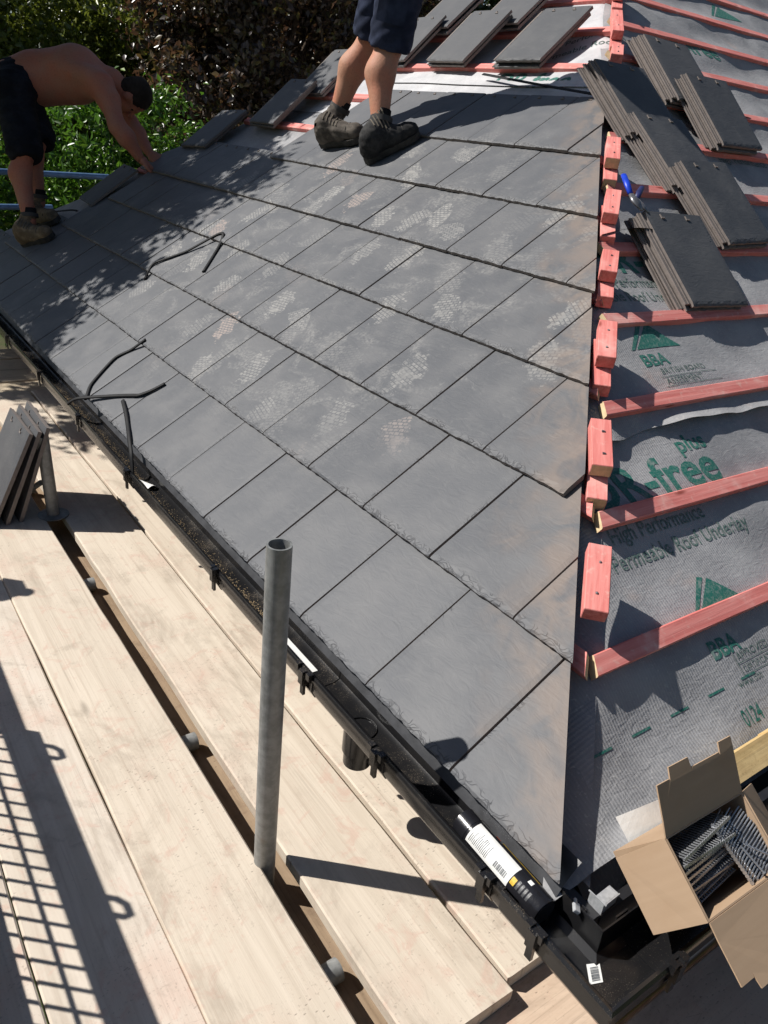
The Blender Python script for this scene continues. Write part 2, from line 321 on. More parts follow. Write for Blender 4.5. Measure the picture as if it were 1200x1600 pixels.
def ground_material():
    t = NT('garden_ground'); v = t.coord('Object'); n = t.noise(v, 0.6, 6, 0.65); n2 = t.noise(v, 14, 5, 0.7)
    c = t.mix(t.ss(n, 0.4, 0.62), (0.055, 0.085, 0.022), (0.105, 0.085, 0.055)); c = t.mix(t.math('MULTIPLY', n2, 0.5), c, (0.03, 0.045, 0.014))
    MAT['garden_ground'] = t.fin(c, 0.95, n2, 0.6, 0.03, 0.1)
ground_material()

# ------------------------------------------------------------------ mesh helpers
def mesh(name, v, f, mats, smooth=False, midx=None):
    me = bpy.data.meshes.new(name); me.from_pydata([tuple(p) for p in v], [], [tuple(q) for q in f])
    for k in (mats if isinstance(mats, (list, tuple)) else [mats]): me.materials.append(MAT[k])
    if smooth: me.polygons.foreach_set('use_smooth', [True] * len(me.polygons))
    if midx is not None: me.polygons.foreach_set('material_index', midx)
    me.update(); return me
def link(name, me, parent=None, mat=None, label=None, cat=None, group=None, kind=None):
    o = bpy.data.objects.new(name, me); COL.objects.link(o)
    if parent is not None: o.parent = parent
    if mat is not None: o.matrix_basis = mat
    if label: o['label'] = label
    if cat: o['category'] = cat
    if group: o['group'] = group
    if kind: o['kind'] = kind
    return o
def empty(name, loc, label, cat, group=None, mat=None):
    o = bpy.data.objects.new(name, None); COL.objects.link(o); o.empty_display_size = 0.1
    if mat is not None: o.matrix_basis = mat
    else: o.location = loc
    o['label'] = label; o['category'] = cat
    if group: o['group'] = group
    return o
class MB:
    def __init__(s): s.v = []; s.f = []; s.mi = []
    def add(s, v, f, mi=0):
        b = len(s.v); s.v += [tuple(p) for p in v]; s.f += [tuple(i + b for i in q) for q in f]; s.mi += [mi] * len(f); return s
    def box(s, lo, hi, mi=0, M_=None):
        x0, y0, z0 = lo; x1, y1, z1 = hi
        v = [(x0, y0, z0), (x1, y0, z0), (x1, y1, z0), (x0, y1, z0), (x0, y0, z1), (x1, y0, z1), (x1, y1, z1), (x0, y1, z1)]
        if M_ is not None: v = [M_ @ Vector(p) for p in v]
        return s.add(v, [(0, 3, 2, 1), (4, 5, 6, 7), (0, 1, 5, 4), (1, 2, 6, 5), (2, 3, 7, 6), (3, 0, 4, 7)], mi)
    def tube(s, path, r, n=12, mi=0, cap=True, flat=1.0, up=None):
        path = [Vector(p) for p in path]; rings = []; prev = None
        rr = r if isinstance(r, (list, tuple)) else [r] * len(path)
        for i, p in enumerate(path):
            d = (path[min(i + 1, len(path) - 1)] - path[max(i - 1, 0)]).normalized()
            a = Vector(up) if up is not None else (prev if prev is not None else (Vector((0, 0, 1)) if abs(d.z) < 0.9 else Vector((1, 0, 0))))
            a = (a - d * a.dot(d)).normalized(); prev = a; b = d.cross(a)
            rings.append([p + (a * math.cos(2 * math.pi * k / n) * flat + b * math.sin(2 * math.pi * k / n)) * rr[i] for k in range(n)])
        v = [q for ring in rings for q in ring]; f = []
        for i in range(len(path) - 1):
            for k in range(n): f.append((i * n + k, i * n + (k + 1) % n, (i + 1) * n + (k + 1) % n, (i + 1) * n + k))
        if cap: f += [tuple(range(n))[::-1], tuple((len(path) - 1) * n + k for k in range(n))]
        return s.add(v, f, mi)
    def pipe(s, a, b, ro, ri, n=28, mi=0):     # hollow tube
        a, b = Vector(a), Vector(b); d = (b - a).normalized(); x = d.orthogonal().normalized(); y = d.cross(x)
        def ring(c, r): return [c + (x * math.cos(2 * math.pi * k / n) + y * math.sin(2 * math.pi * k / n)) * r for k in range(n)]
        v = ring(a, ro) + ring(b, ro) + ring(b, ri) + ring(a, ri); f = []
        for j in range(4):
            for k in range(n): f.append((j * n + k, j * n + (k + 1) % n, ((j + 1) % 4) * n + (k + 1) % n, ((j + 1) % 4) * n + k))
        return s.add(v, f, mi)
    def grid(s, fn, nu, nv, mi=0):
        v = [fn(i / nu, j / nv) for j in range(nv + 1) for i in range(nu + 1)]
        f = [(j * (nu + 1) + i, j * (nu + 1) + i + 1, (j + 1) * (nu + 1) + i + 1, (j + 1) * (nu + 1) + i) for j in range(nv) for i in range(nu)]
        return s.add(v, f, mi)
    def build(s, name, mats, parent=None, mat=None, smooth=False, **kw):
        return link(name, mesh(name, s.v, s.f, mats, smooth, s.mi), parent, mat, **kw)
def bevel_mesh(me, w, seg=1):
    b = bmesh.new(); b.from_mesh(me); bmesh.ops.recalc_face_normals(b, faces=b.faces)
    bmesh.ops.bevel(b, geom=[e for e in b.edges if e.calc_face_angle(0) > 0.5], offset=w, segments=seg, affect='EDGES', profile=0.5, clamp_overlap=True)
    b.to_mesh(me); b.free(); return me
def shade_auto(me, ang=0.6):
    b = bmesh.new(); b.from_mesh(me)
    for f in b.faces: f.smooth = True
    for e in b.edges: e.smooth = e.calc_face_angle(0) < ang
    b.to_mesh(me); b.free(); return me
def fbm(x, y, z=0.0): return noise.noise(Vector((x, y, z)))

# ------------------------------------------------------------------ ground
b = MB(); b.grid(lambda u, v: ((u - 0.5) * 400, (v - 0.5) * 400, -2.9), 8, 8)
b.build('ground', 'garden_ground', kind='structure')

# ------------------------------------------------------------------ house with its part-tiled hipped roof
house = empty('house', (1.5, 3.1, -2.9), 'House with a hipped roof being retiled in dark grey slate-look tiles', 'house')
house.matrix_basis = Matrix.Identity(4); house.location = (0, 0, 0)
RX = 6.5     # how far the right slope is built along x
bw = MB(); bw.box((0.34, 0.24, -2.9), (RX + 1, FARHIP - 0.36, -0.16)); bw.build('wall', 'brick_wall', house)
bs = MB(); bs.box((0.06, -0.04, -0.17), (0.338, FARHIP + 0.1, -0.155)); bs.box((0.34, -0.04, -0.17), (RX + 1, 0.238, -0.155)); bs.build('soffit', 'soffit', house)
bf = MB(); bf.box((0.042, -0.056, -0.20), (0.060, FARHIP + 0.1, -0.055)); bf.box((0.062, -0.058, -0.20), (RX + 1, -0.040, -0.055)); bf.build('fascia_board', 'dark_plastic', house)
# back slopes so that the roof closes
apx = FARHIP / 2
zr = lambda x: x * TA - 0.10
bb = MB(); bb.add([(0.03, FARHIP + 0.03, zr(0) - 0.0), (RX + 1, FARHIP + 0.03, zr(0)), (RX + 1, apx, zr(apx)), (apx, apx, zr(apx))], [(0, 1, 2, 3)]); bb.build('back_slope', 'underlay', house)

def sagA(u, v):
    e = max(0.0, 1 - (-u - (v * CO - HOFF)) / 0.13)
    return D_UND - 0.006 * (0.5 + 0.5 * math.sin(v * 19.1 + u * 0.7)) + 0.010 * fbm(u * 2.3, v * 4.1, 3.1) * (1 - e) - 0.036 * e * e
def sagB(u, v):
    e = max(0.0, 1 - (u - v * CO) / 0.13)
    s = 0.5 - 0.5 * math.cos((v - 0.335) * 2 * math.pi / 0.3035)
    return -0.034 * e * e + D_UND - 0.010 * s + 0.022 * s * fbm(u * 2.1 + 4, v * 1.3, 1.7) + 0.009 * fbm(u * 3.6, v * 5.6 + 9, 7.7) + 0.003 * fbm(u * 10, v * 12, 2.0)
# left slope underlay (one sheet), seen above the laid tiles
def sheetA(v0, v1, lift, mat, nv):
    def fa(a, c_):
        v = v0 + c_ * (v1 - v0); x = v * CO
        ylo, yhi = x - HOFF, FARHIP - x + 0.02
        yy = ylo + a * (yhi - ylo); return Vector((-yy, v, sagA(-yy, v) + lift))
    bA = MB(); bA.grid(fa, 110, nv); return bA.build('underlay', mat, house, FA, True)
sheetA(0.04, 2.30, 0.0, 'underlay', 56); undA = sheetA(2.18, 3.84, 0.004, 'underlay_pale', 44)
# a lap line in the left slope's underlay
bL = MB(); bL.grid(lambda a, c_: (-(2.05 + a * 1.85), 2.515 + c_ * 0.05, sagA(-(2.05 + a * 1.85), 2.515 + c_ * 0.05) + 0.008 + 0.004 * (1 - c_)), 40, 2); bL.build('underlay_lap', 'underlay_pale', undA, None, True)
# right slope: three lapped sheets
def sheetB(v0, v1, lift, curl, name, nv, corner=False):
    def f(a, c_):
        v = v0 + c_ * (v1 - v0); u0 = max(v, 0) * CO - 0.004
        s = a ** 1.6; u = u0 + s * (RX - u0)
        h = sagB(u, v) + lift
        e = max(0, 1 - (v - v0) / 0.055)
        h += curl * e * e * (0.55 + 0.9 * fbm(u * 5, v0 * 7, 0.3) + 0.25 * math.sin(u * 17))
        vv = v + e * 0.016 * fbm(u * 6.5, 5.0, v0)
        if corner:
            k = max(0, 1 - abs(u - 0.24) / 0.17); h += 0.045 * k * k * e ** 1.3; vv += 0.03 * k * e
        return Vector((u, vv, h))
    bb_ = MB(); bb_.grid(f, 150, nv); o = bb_.build(name, 'underlay', house, FB, True); return o
und0 = sheetB(0.0, 1.00, 0.0, 0.004, 'underlay', 70, True)
und1 = sheetB(bv(0.895), 2.6, 0.006, 0.030, 'underlay', 110)
und2 = sheetB(2.45, 3.97, 0.011, 0.025, 'underlay', 90)
# felt support apron that shows under the curled corner
bap = MB(); bap.grid(lambda a, c_: Vector((max(0.10 - 0.02 * c_, (-0.02 + c_ * 0.17) * CO + 0.02) + a * (RX - 0.10), -0.02 + c_ * 0.17 - 0.03 * max(0, 1 - abs(a - 0.012) * 60), D_UND - 0.028 + 0.006 * fbm(a * 40, c_ * 3) - 0.02 * (1 - c_) ** 2)), 160, 8); bap.build('eaves_apron', 'underlay', house, FB, True)

# --- lettering on the underlay: green print as thin meshes that follow the sheet
def text_mesh(txt, size, x, y, rot=0.0, shear=0.0, bold=0.0, xs=1.0):
    c = bpy.data.curves.new('t', 'FONT'); c.body = txt; c.size = size; c.shear = shear; c.offset = bold; c.resolution_u = 3
    o = bpy.data.objects.new('t', c); me = bpy.data.meshes.new_from_object(o)
    v = [(x + (p.co.x * xs * math.cos(rot) - p.co.y * math.sin(rot)), y + p.co.x * xs * math.sin(rot) + p.co.y * math.cos(rot)) for p in me.vertices]
    f = [tuple(q.vertices) for q in me.polygons]
    bpy.data.objects.remove(o); bpy.data.curves.remove(c); bpy.data.meshes.remove(me); return v, f
def print_on(pieces, sag, parent, mat, name, lift):
    for pc in pieces: print_one([pc], sag, parent, mat, name, lift)
def print_one(pieces, sag, parent, mat, name, lift):
    b_ = bmesh.new()
    for v, f in pieces:
        vs = [b_.verts.new((p[0], p[1], 0)) for p in v]
        for q in f:
            try: b_.faces.new([vs[i] for i in q])
            except ValueError: pass
    bmesh.ops.triangulate(b_, faces=b_.faces)
    xs = [q.co.x for q in b_.verts]; ys = [q.co.y for q in b_.verts]
    for ax, lo, hi in ((0, min(xs), max(xs)), (1, min(ys), max(ys))):
        k = math.ceil(lo / 0.03)
        while k * 0.03 < hi:
            co = Vector((0, 0, 0)); co[ax] = k * 0.03; no = Vector((0, 0, 0)); no[ax] = 1
            bmesh.ops.bisect_plane(b_, geom=b_.verts[:] + b_.edges[:] + b_.faces[:], plane_co=co, plane_no=no, dist=1e-6); k += 1
    if sag is sagB: bmesh.ops.bisect_plane(b_, geom=b_.verts[:] + b_.edges[:] + b_.faces[:], plane_co=(0.03, 0, 0), plane_no=(-1, CO, 0), clear_outer=True)
    if not b_.faces: b_.free(); return
    for q in b_.verts: q.co.z = sag(q.co.x, q.co.y) + lift
    for fc in b_.faces:
        if fc.normal.z < 0: fc.normal_flip()
    me = bpy.data.meshes.new(name); b_.to_mesh(me); b_.free(); me.materials.append(MAT[mat])
    return link(name, me, parent)
def rect(x0, y0, x1, y1): return ([(x0, y0), (x1, y0), (x1, y1), (x0, y1)], [(0, 1, 2, 3)])
def tri_logo(x, y, s):       # triangle mark: a slim bar, then the right-hand triangle, as printed on the felt
    return [([(x, y), (x + 0.065 * s, y), (x + 0.50 * s, y + 0.42 * s), (x + 0.42 * s, y + 0.45 * s)], [(0, 1, 2, 3)]),
            ([(x + 0.105 * s, y), (x + s, y), (x + 0.56 * s, y + 0.40 * s)], [(0, 1, 2)])]
def tb(txt, size, x, y, *a): return text_mesh(txt, size * KB, bu(x), bv(y), *a)
def rb(x0, y0, x1, y1): return rect(bu(x0), bv(y0), bu(x1), bv(y1))
def lb(x, y, s): return tri_logo(bu(x), bv(y), s * KB)
LB = 0.0013
P = [tb('DR-free', 0.158, 0.585, 0.708, 0, 0, 0.0035, 1.02), tb('plus', 0.072, 1.005, 0.812, 0, 0, 0.0016, 1.05)]
P += lb(0.69, 0.392, 0.20) + [tb('BBA', 0.060, 0.668, 0.292, 0, 0, 0.0016, 1.05), tb('0124', 0.052, 0.652, 0.138, 0, 0, 0.0005, 0.72)]
P += [rb(0.218 + 0.125 * k, 0.2285, 0.276 + 0.125 * k, 0.2335) for k in range(9)]
print_on(P, sagB, und0, 'green_print', 'printed_mark', LB)
P = [tb('High Performance', 0.060, 0.578, 0.620, 0, 0, 0.0006, 0.84), tb('Vapour Permeable Roof Underlay', 0.060, 0.375, 0.556, 0, 0, 0.0006, 0.86)]
P += [rb(0.735, 0.262, 1.05, 0.264), rb(0.735, 0.233, 1.05, 0.235), rb(0.735, 0.233, 0.737, 0.290), tb('www.bba', 0.026, 0.70, 0.214), tb('APPROVED', 0.026, 0.745, 0.270), tb('CERTIFICATE', 0.022, 0.745, 0.241)]
print_on(P, sagB, und0, 'dark_print', 'printed_mark', LB)
P = lb(1.08, 1.163, 0.235) + [tb('BBA', 0.060, 1.092, 1.100, 0, 0, 0.0016, 1.05)]
P += [tb('DR-free', 0.158, 1.83, 2.232, 0, 0, 0.0035, 1.02)] + lb(1.84, 1.918, 0.20) + lb(2.9, 1.16, 0.22)
P += [tb('DR-free', 0.158, 1.16, 1.475, 0, 0, 0.0035, 1.02), tb('DR-free', 0.158, 2.45, 1.475, 0, 0, 0.0035, 1.02)]
print_on(P, sagB, und1, 'green_print', 'printed_mark', LB + 0.006)
P = [tb('High Performance', 0.060, 1.10, 1.412, 0, 0, 0.0006, 0.84), tb('Permeable Roof Underlay', 0.060, 0.985, 1.348, 0, 0, 0.0006, 0.86), tb('BRITISH BOARD', 0.030, 1.14, 1.066), tb('ASSESSMENT', 0.030, 1.14, 1.030), rb(1.13, 1.055, 1.40, 1.057), rb(1.13, 1.022, 1.40, 1.024)]
P += [rb(0.98 + 0.125 * k, 1.000, 1.038 + 0.125 * k, 1.004) for k in range(8)]
P += [tb('High Performance', 0.060, 2.45, 2.10, 0, 0, 0.0006, 0.84), tb('Permeable Roof Underlay', 0.060, 2.9, 2.50, 0, 0, 0.0006, 0.86)]
print_on(P, sagB, und1, 'dark_print', 'printed_mark', LB + 0.006)
P = lb(3.67, 3.45, 0.30) + [tb('DR-free', 0.158, 2.75, 2.95, 0, 0, 0.0035, 1.02)]
print_on(P, sagB, und2, 'green_print', 'printed_mark', LB + 0.011)
P = [text_mesh('High Performance', 0.072, -2.78, 2.815, 0.55, 0, 0.0006, 0.84), text_mesh('Permeable Roof', 0.072, -2.72, 2.725, 0.55, 0, 0.0006, 0.84)]
print_on(P, sagA, undA, 'dark_print', 'printed_mark', LB + 0.004)
P = [text_mesh('DR-free', 0.16, -2.86, 2.52, 0.0, 0, 0.003, 1.0), text_mesh('BBA', 0.08, -2.39, 3.01, 0.3, 0, 0.002, 1.0)]
print_on(P, sagA, undA, 'green_print', 'printed_mark', LB + 0.004)

# --- battens, each its own part
def batten_mesh(L, wv=0.046, t=0.025, seed=0, skew0=0.0, skew1=0.0, bow=0.004, nseg=None):
    n = nseg or max(2, int(L / 0.12)); b_ = MB(); rings = []
    for i in range(n + 1):
        s = i / n; x = s * L
        dy = bow * (fbm(seed * 3.3, s * 3.0) + 0.4 * fbm(seed, s * 9)); dz = 0.6 * bow * fbm(seed + 9, s * 3.5)
        j = 0.0006
        sk = skew0 * (1 - s) ** 8 + skew1 * s ** 8
        r = []
        for (yy, zz) in ((0, 0.0025), (0.0025, 0), (wv - 0.0025, 0), (wv, 0.0025), (wv, t - 0.003), (wv - 0.003, t), (0.003, t), (0, t - 0.003)):
            r.append((x + sk * (yy / wv), yy + dy + random.uniform(-j, j), zz + dz + random.uniform(-j, j)))
        rings.append(r)
    v = [p for r in rings for p in r]; f = []; mi = []
    for i in range(n):
        for k in range(8): f.append((i * 8 + k, (i + 1) * 8 + k, (i + 1) * 8 + (k + 1) % 8, i * 8 + (k + 1) % 8)); mi.append(0)
    f += [tuple(range(8)), tuple(n * 8 + k for k in range(8))[::-1]]; mi += [1, 1]
    me = mesh('batten', v, f, ['red_batten', 'cut_end'], False, mi)
    bq = bmesh.new(); bq.from_mesh(me); bmesh.ops.recalc_face_normals(bq, faces=bq.faces); bq.to_mesh(me); bq.free(); return me
for k in range(12):        # right slope
    v = bv(0.407 + 0.2952 * k) - 0.047; u0 = (v + 0.03) * CO + (0.050 if k < 4 else 0.020)
    me = batten_mesh(RX - u0, seed=k, skew0=random.choice((0.0, 0.02, -0.012)))
    link('batten', me, house, FB @ Matrix.Translation((u0, v, D_UND)) @ Matrix.Rotation(random.uniform(-0.002, 0.002), 4, 'Z'))
for k in range(11):        # left slope, under the tiles and bare above them
    v = 0.355 + GA * k - 0.023; x = v * CO
    ylo, yhi = x - HOFF + 0.015, FARHIP - x - 0.03
    me = batten_mesh(yhi - ylo, seed=40 + k, skew0=0.0, skew1=-0.035, bow=0.005)
    link('batten', me, house, FA @ Matrix.Translation((-yhi, v, D_UND)))
# hip timber and the paired red blocks along the hip
hipdir = Vector((CO / math.sqrt(1), 0, 0))
hd = Vector((1, 1, TA)).normalized(); hx = Vector((1, -1, 0)).normalized(); hz = hx.cross(hd).normalized()
def hipM(x, up): return frame(Vector((x, x - HOFF, x * TA)) + Vector((0, 0, up)), hx, hd, hz)
bh = MB(); bh.box((-0.018, -0.02, -0.16), (0.018, 4.5, 0)); bh.build('hip_rafter', 'hip_timber', house, hipM(0.03, -0.135))
def block(L, wd=0.050, t=0.042):
    b_ = MB(); b_.box((-wd / 2, 0, 0), (wd / 2, L, t)); me = mesh('hip_block', b_.v, b_.f, ['red_block', 'cut_end'])
    bevel_mesh(me, 0.0016)
    for pl in me.polygons:
        if abs(pl.normal.y) > 0.9 and random.random() < 0.4: pl.material_index = 1
    return me
for i, (xlo, xhi) in enumerate(((0.368, 0.480), (0.632, 0.735), (0.892, 0.995), (1.150, 1.225), (1.362, 1.462), (1.600, 1.705), (2.19, 2.26), (2.36, 2.52), (2.67, 2.80))):
    L = (xhi - xlo) / hd.x
    rz = Matrix.Rotation(random.uniform(-0.04, 0.04), 4, 'Z')
    lo_ = None if i == 0 else link('hip_block', block(L + 0.035), house, hipM(xlo - 0.03, -0.080) @ Matrix.Translation((0.014, 0, 0)) @ rz)
    top = link('hip_block', block(L, 0.052, 0.040), house, hipM(xlo, -0.030) @ Matrix.Translation((0.012 + random.uniform(-0.004, 0.004), 0, 0.001)) @ Matrix.Rotation(random.uniform(-0.06, 0.06), 4, 'Z'))
    for q in (0.25, 0.72):     # screw heads
        bn = MB(); bn.tube([(random.uniform(-0.008, 0.008), L * q, 0.0395), (0, L * q, 0.0412)], 0.0032, 8); bn.build('screw_head', 'tool_steel', top)

# --- laid tiles
TL, TT = 0.40, 0.016
def tile_bm(seed, nx=22, wid=WT - 0.0062):
    rs = random.Random(seed); b_ = MB(); x0 = 0.002
    xs = [x0 + wid * i / nx for i in range(nx + 1)]
    e0 = [0.0025 * noise.noise(Vector((x * 34, seed * 7.1, 0))) + 0.0012 * rs.uniform(-1, 1) for x in xs]
    ys = [None, 0.006, 0.016, 0.10, TL]
    rows = []
    for j, yy in enumerate(ys):
        row = []
        for i, x in enumerate(xs):
            if j == 0: y, z = e0[i], -0.0045 + 0.0012 * rs.uniform(-1, 1)
            elif j == 1: y, z = yy + 0.003 * noise.noise(Vector((x * 50, seed, 3))), -0.0012 + 0.0011 * rs.uniform(-1, 1)
            elif j == 2: y, z = yy + 0.007 * noise.noise(Vector((x * 40, seed, 9))), 0.0002
            else: y, z = yy, 0.0
            if i in (0, nx) and j > 0: z -= 0.0016
            row.append((x, y, z))
        rows.append(row)
    n1 = nx + 1
    v = [p for r in rows for p in r]; f = []
    for j in range(len(ys) - 1):
        for i in range(nx): f.append((j * n1 + i, j * n1 + i + 1, (j + 1) * n1 + i + 1, (j + 1) * n1 + i))
    b0 = len(v); bl = [(x, e0[i] + 0.0015 + 0.001 * rs.uniform(-1, 1), -TT) for i, x in enumerate(xs)]; tl = [(x, TL, -TT) for x in xs]
    v += bl + tl
    nr = len(ys) - 1
    mi = [0] * len(f)
    for i in range(nx):
        f.append((b0 + i, b0 + i + 1, i + 1, i)); mi.append(1)                        # front edge
        f.append((nr * n1 + i, nr * n1 + i + 1, b0 + n1 + i + 1, b0 + n1 + i)); mi.append(1)  # head
        f.append((b0 + i + 1, b0 + i, b0 + n1 + i, b0 + n1 + i + 1)); mi.append(1)
    left = [j * n1 for j in range(len(ys))] + [b0 + n1, b0]; right = [j * n1 + nx for j in range(len(ys))] + [b0 + n1 + nx, b0 + nx]
    f.append(tuple(left)); mi.append(1); f.append(tuple(right[::-1])); mi.append(1)
    b_.add(v, f); b_.mi = mi
    # interlock flange on the left, tucked under the neighbour
    b_.box((-0.027, 0.012, -0.0155), (0.0018, TL - 0.004, -0.0095), 1)
    b_.box((-0.014, 0.012, -0.0094), (-0.010, TL - 0.004, -0.0065), 1)
    # nail nibs near the head
    for xx in (0.075, 0.215):
        b_.box((xx, TL - 0.030, -0.0004), (xx + 0.018, TL - 0.024, 0.0035), 1); b_.box((xx, TL - 0.0239, -0.0004), (xx + 0.005, TL - 0.012, 0.0032), 1)
    b_.box((0.05, TL - 0.020, -0.030), (0.09, TL - 0.005, -0.0161), 1); b_.box((0.20, TL - 0.020, -0.030), (0.24, TL - 0.005, -0.0161), 1)
    return b_
VARI = []
for sd_ in range(7):
    t_ = tile_bm(sd_ + 1); me = mesh('roof_tile', t_.v, t_.f, ['laid_tile', 'tile_edge'], False, t_.mi); VARI.append(me)
TILT = -math.asin(0.022 / TL)
def tileM(k, y):      # y = perpend on the hip side; the tile spans y .. y + WT, local x runs from far to near
    return FA @ Matrix.Translation((-(y + WT), k * GA, random.uniform(-0.0015, 0.002))) @ Matrix.Rotation(TILT + random.uniform(-0.002, 0.002), 4, 'X') @ Matrix.Rotation(random.uniform(-0.0035, 0.0035), 4, 'Z')
ROWEND = {0: 5.95, 1: 5.62, 2: 5.22, 3: 5.0, 4: 4.95, 5: 3.80, 6: 3.52}
def cut_tile(src, M_, planes):
    b_ = bmesh.new(); b_.from_mesh(src); Mi = M_.inverted()
    for co, no in planes:
        lc = Mi @ Vector(co); ln = (Mi.to_3x3() @ Vector(no)).normalized()
        r = bmesh.ops.bisect_plane(b_, geom=b_.verts[:] + b_.edges[:] + b_.faces[:], plane_co=lc, plane_no=ln, clear_outer=True, dist=1e-6)
        ed = [e for e in r['geom_cut'] if isinstance(e, bmesh.types.BMEdge)]
        if ed:
            rr = bmesh.ops.holes_fill(b_, edges=ed, sides=0)
            for fc in rr['faces']: fc.material_index = 1
    area = sum(fc.calc_area() for fc in b_.faces if fc.material_index == 0)
    if area < 0.0035: b_.free(); return None
    me = bpy.data.meshes.new('roof_tile'); b_.to_mesh(me); b_.free()
    for mm in src.materials: me.materials.append(mm)
    return me
HIPCUT = -0.006
for k in range(7):
    j = -3
    while True:
        y = Y0 + (WT / 2 if k % 2 else 0.0) + (j + 0) * WT; j += 1
        xk = k * GA * CO
        if y + WT < xk - 0.02: continue
        if y + WT > ROWEND[k] + WT * 0.5: break
        src = VARI[random.randrange(7)]; M_ = tileM(k, y); xt = xk + TL * CO
        pl = []
        if y < xt + HIPCUT + 0.02: pl.append(((0, HIPCUT + random.uniform(-0.004, 0.006), 0), (1, -1, 0)))
        if y + WT > FARHIP - xt - 0.03: pl.append(((0, FARHIP - 0.04, 0), (1, 1, 0)))
        if pl:
            me = cut_tile(src, M_, pl)
            if me is None: continue
        else: me = src
        link('roof_tile', me, house, M_)

# --- eaves: plastic tray under the first course and raw timber on the right-hand eaves
be = MB(); be.grid(lambda a, c_: (0.024 + c_ * 0.05, 0.012 + a * 6.2, -0.036 + 0.030 * c_ - 0.030 * (1 - c_) ** 2 + 0.0015 * fbm(a * 60, c_)), 90, 5); be.build('eaves_tray', 'grey_plastic', house, None, True)
be = MB(); be.box((0.50, 0.005, D_UND + 0.004), (RX, 0.060, D_UND + 0.034)); o = be.build('eaves_fillet', 'raw_wood', house, FB)
be = MB(); be.box((0.70, 0.0, D_UND + 0.004), (0.78, 0.062, D_UND + 0.04)); be.build('timber_offcut', 'raw_wood', house, FB)

# --- gutter
PROF = [(-0.062, -0.038), (-0.066, -0.044), (-0.066, -0.052), (-0.060, -0.056), (-0.062, -0.085), (-0.052, -0.104), (-0.034, -0.112), (0.020, -0.112), (0.036, -0.104), (0.039, -0.050), (0.036, -0.050), (0.0335, -0.101), (0.019, -0.1085), (-0.032, -0.1085), (-0.049, -0.101), (-0.0585, -0.084), (-0.0565, -0.054), (-0.056, -0.040)]
GCX, GCY = 0.0, -0.118     # gutter axis offsets: along the left eaves x = GCX, along the right eaves y = GCY
def gut_run(b_, y0, y1, sc=1.0, grow=0.0, axis='y'):
    n = len(PROF); v = []
    cx = sum(p[0] for p in PROF[:10]) / 10; cz = -0.075
    for t_ in (y0, y1):
        for (x, z) in PROF:
            xx, zz = cx + (x - cx) * (1 + grow * 12), cz + (z - cz) * (1 + grow * 10)
            v.append((xx, t_, zz) if axis == 'y' else (t_, GCY + xx, zz))
    f = [(k, (k + 1) % n, n + (k + 1) % n, n + k) for k in range(n)] + [tuple(range(n)), tuple(n + k for k in range(n))]
    b_.add(v, f)
def fixn(me):
    q = bmesh.new(); q.from_mesh(me); bmesh.ops.recalc_face_normals(q, faces=q.faces); q.to_mesh(me); q.free(); return me
bg = MB(); gut_run(bg, 0.06, 0.740); gA1 = link('gutter', shade_auto(fixn(mesh('gutter', bg.v, bg.f, 'gutter_black'))), house)
bg = MB(); gut_run(bg, 0.743, 6.4); gA = link('gutter', shade_auto(fixn(mesh('gutter', bg.v, bg.f, 'gutter_black'))), house)
bg = MB(); gut_run(bg, 0.10, RX + 1, axis='x'); gB = link('gutter', shade_auto(fixn(mesh('gutter', bg.v, bg.f, 'gutter_black'))), house)
# corner angle: floor, outer and inner faces mitred
bc = MB()
n = len(PROF); vv = []
for (x, z) in PROF: vv.append((x * 1.03 - 0.001, 0.0605, z - 0.001))
for (x, z) in PROF: vv.append((x * 1.03 - 0.001, GCY + x * 1.03 - 0.001, z - 0.001))
for (x, z) in PROF: vv.append((0.0995, GCY + x * 1.03 - 0.001, z - 0.001))
ff = []
for s_ in range(2):
    for k in range(n): ff.append((s_ * n + k, s_ * n + (k + 1) % n, (s_ + 1) * n + (k + 1) % n, (s_ + 1) * n + k))
ff += [tuple(range(n)), tuple(2 * n + k for k in range(n))]
bc.add(vv, ff); gC = link('gutter_corner', fixn(mesh('gutter_corner', bc.v, bc.f, 'gutter_black')), house)
def union(y, wd=0.030, axis='y', par=gA, long=False):
    b_ = MB()
    gut_run(b_, y - wd / 2, y + wd / 2, grow=0.006, axis=axis)
    T_ = (lambda p: p) if axis == 'y' else (lambda p: (p[1], GCY + p[0], p[2]))
    def bx(lo, hi):
        lo2, hi2 = T_(lo), T_(hi); b_.box([min(a, c_) for a, c_ in zip(lo2, hi2)], [max(a, c_) for a, c_ in zip(lo2, hi2)])
    bx((-0.076, y - wd / 2 - 0.004, -0.050), (-0.062, y - wd / 2 + 0.010, -0.032)); bx((-0.076, y + wd / 2 - 0.008, -0.050), (-0.062, y + wd / 2 + 0.006, -0.032))
    bx((-0.080, y - 0.009, -0.075), (-0.0665, y + 0.009, -0.036)); bx((-0.0745, y - 0.007, -0.106), (-0.0675, y + 0.007, -0.0751))
    return link('gutter_union' if long else 'gutter_bracket', fixn(mesh('gutter_union', b_.v, b_.f, 'gutter_black')), par)
union(0.742, 0.055, long=True); union(0.44, 0.040, par=gA1)
union(0.10, 0.03, par=gA1); union(-0.026, 0.03, par=gC); union(0.092, 0.03, axis='x', par=gC)
for yb in (1.255, 2.0, 2.6, 3.23, 3.9, 4.7, 5.6): union(yb, 0.022)
for xb in (0.9, 1.7): union(xb, 0.022, axis='x', par=gB)
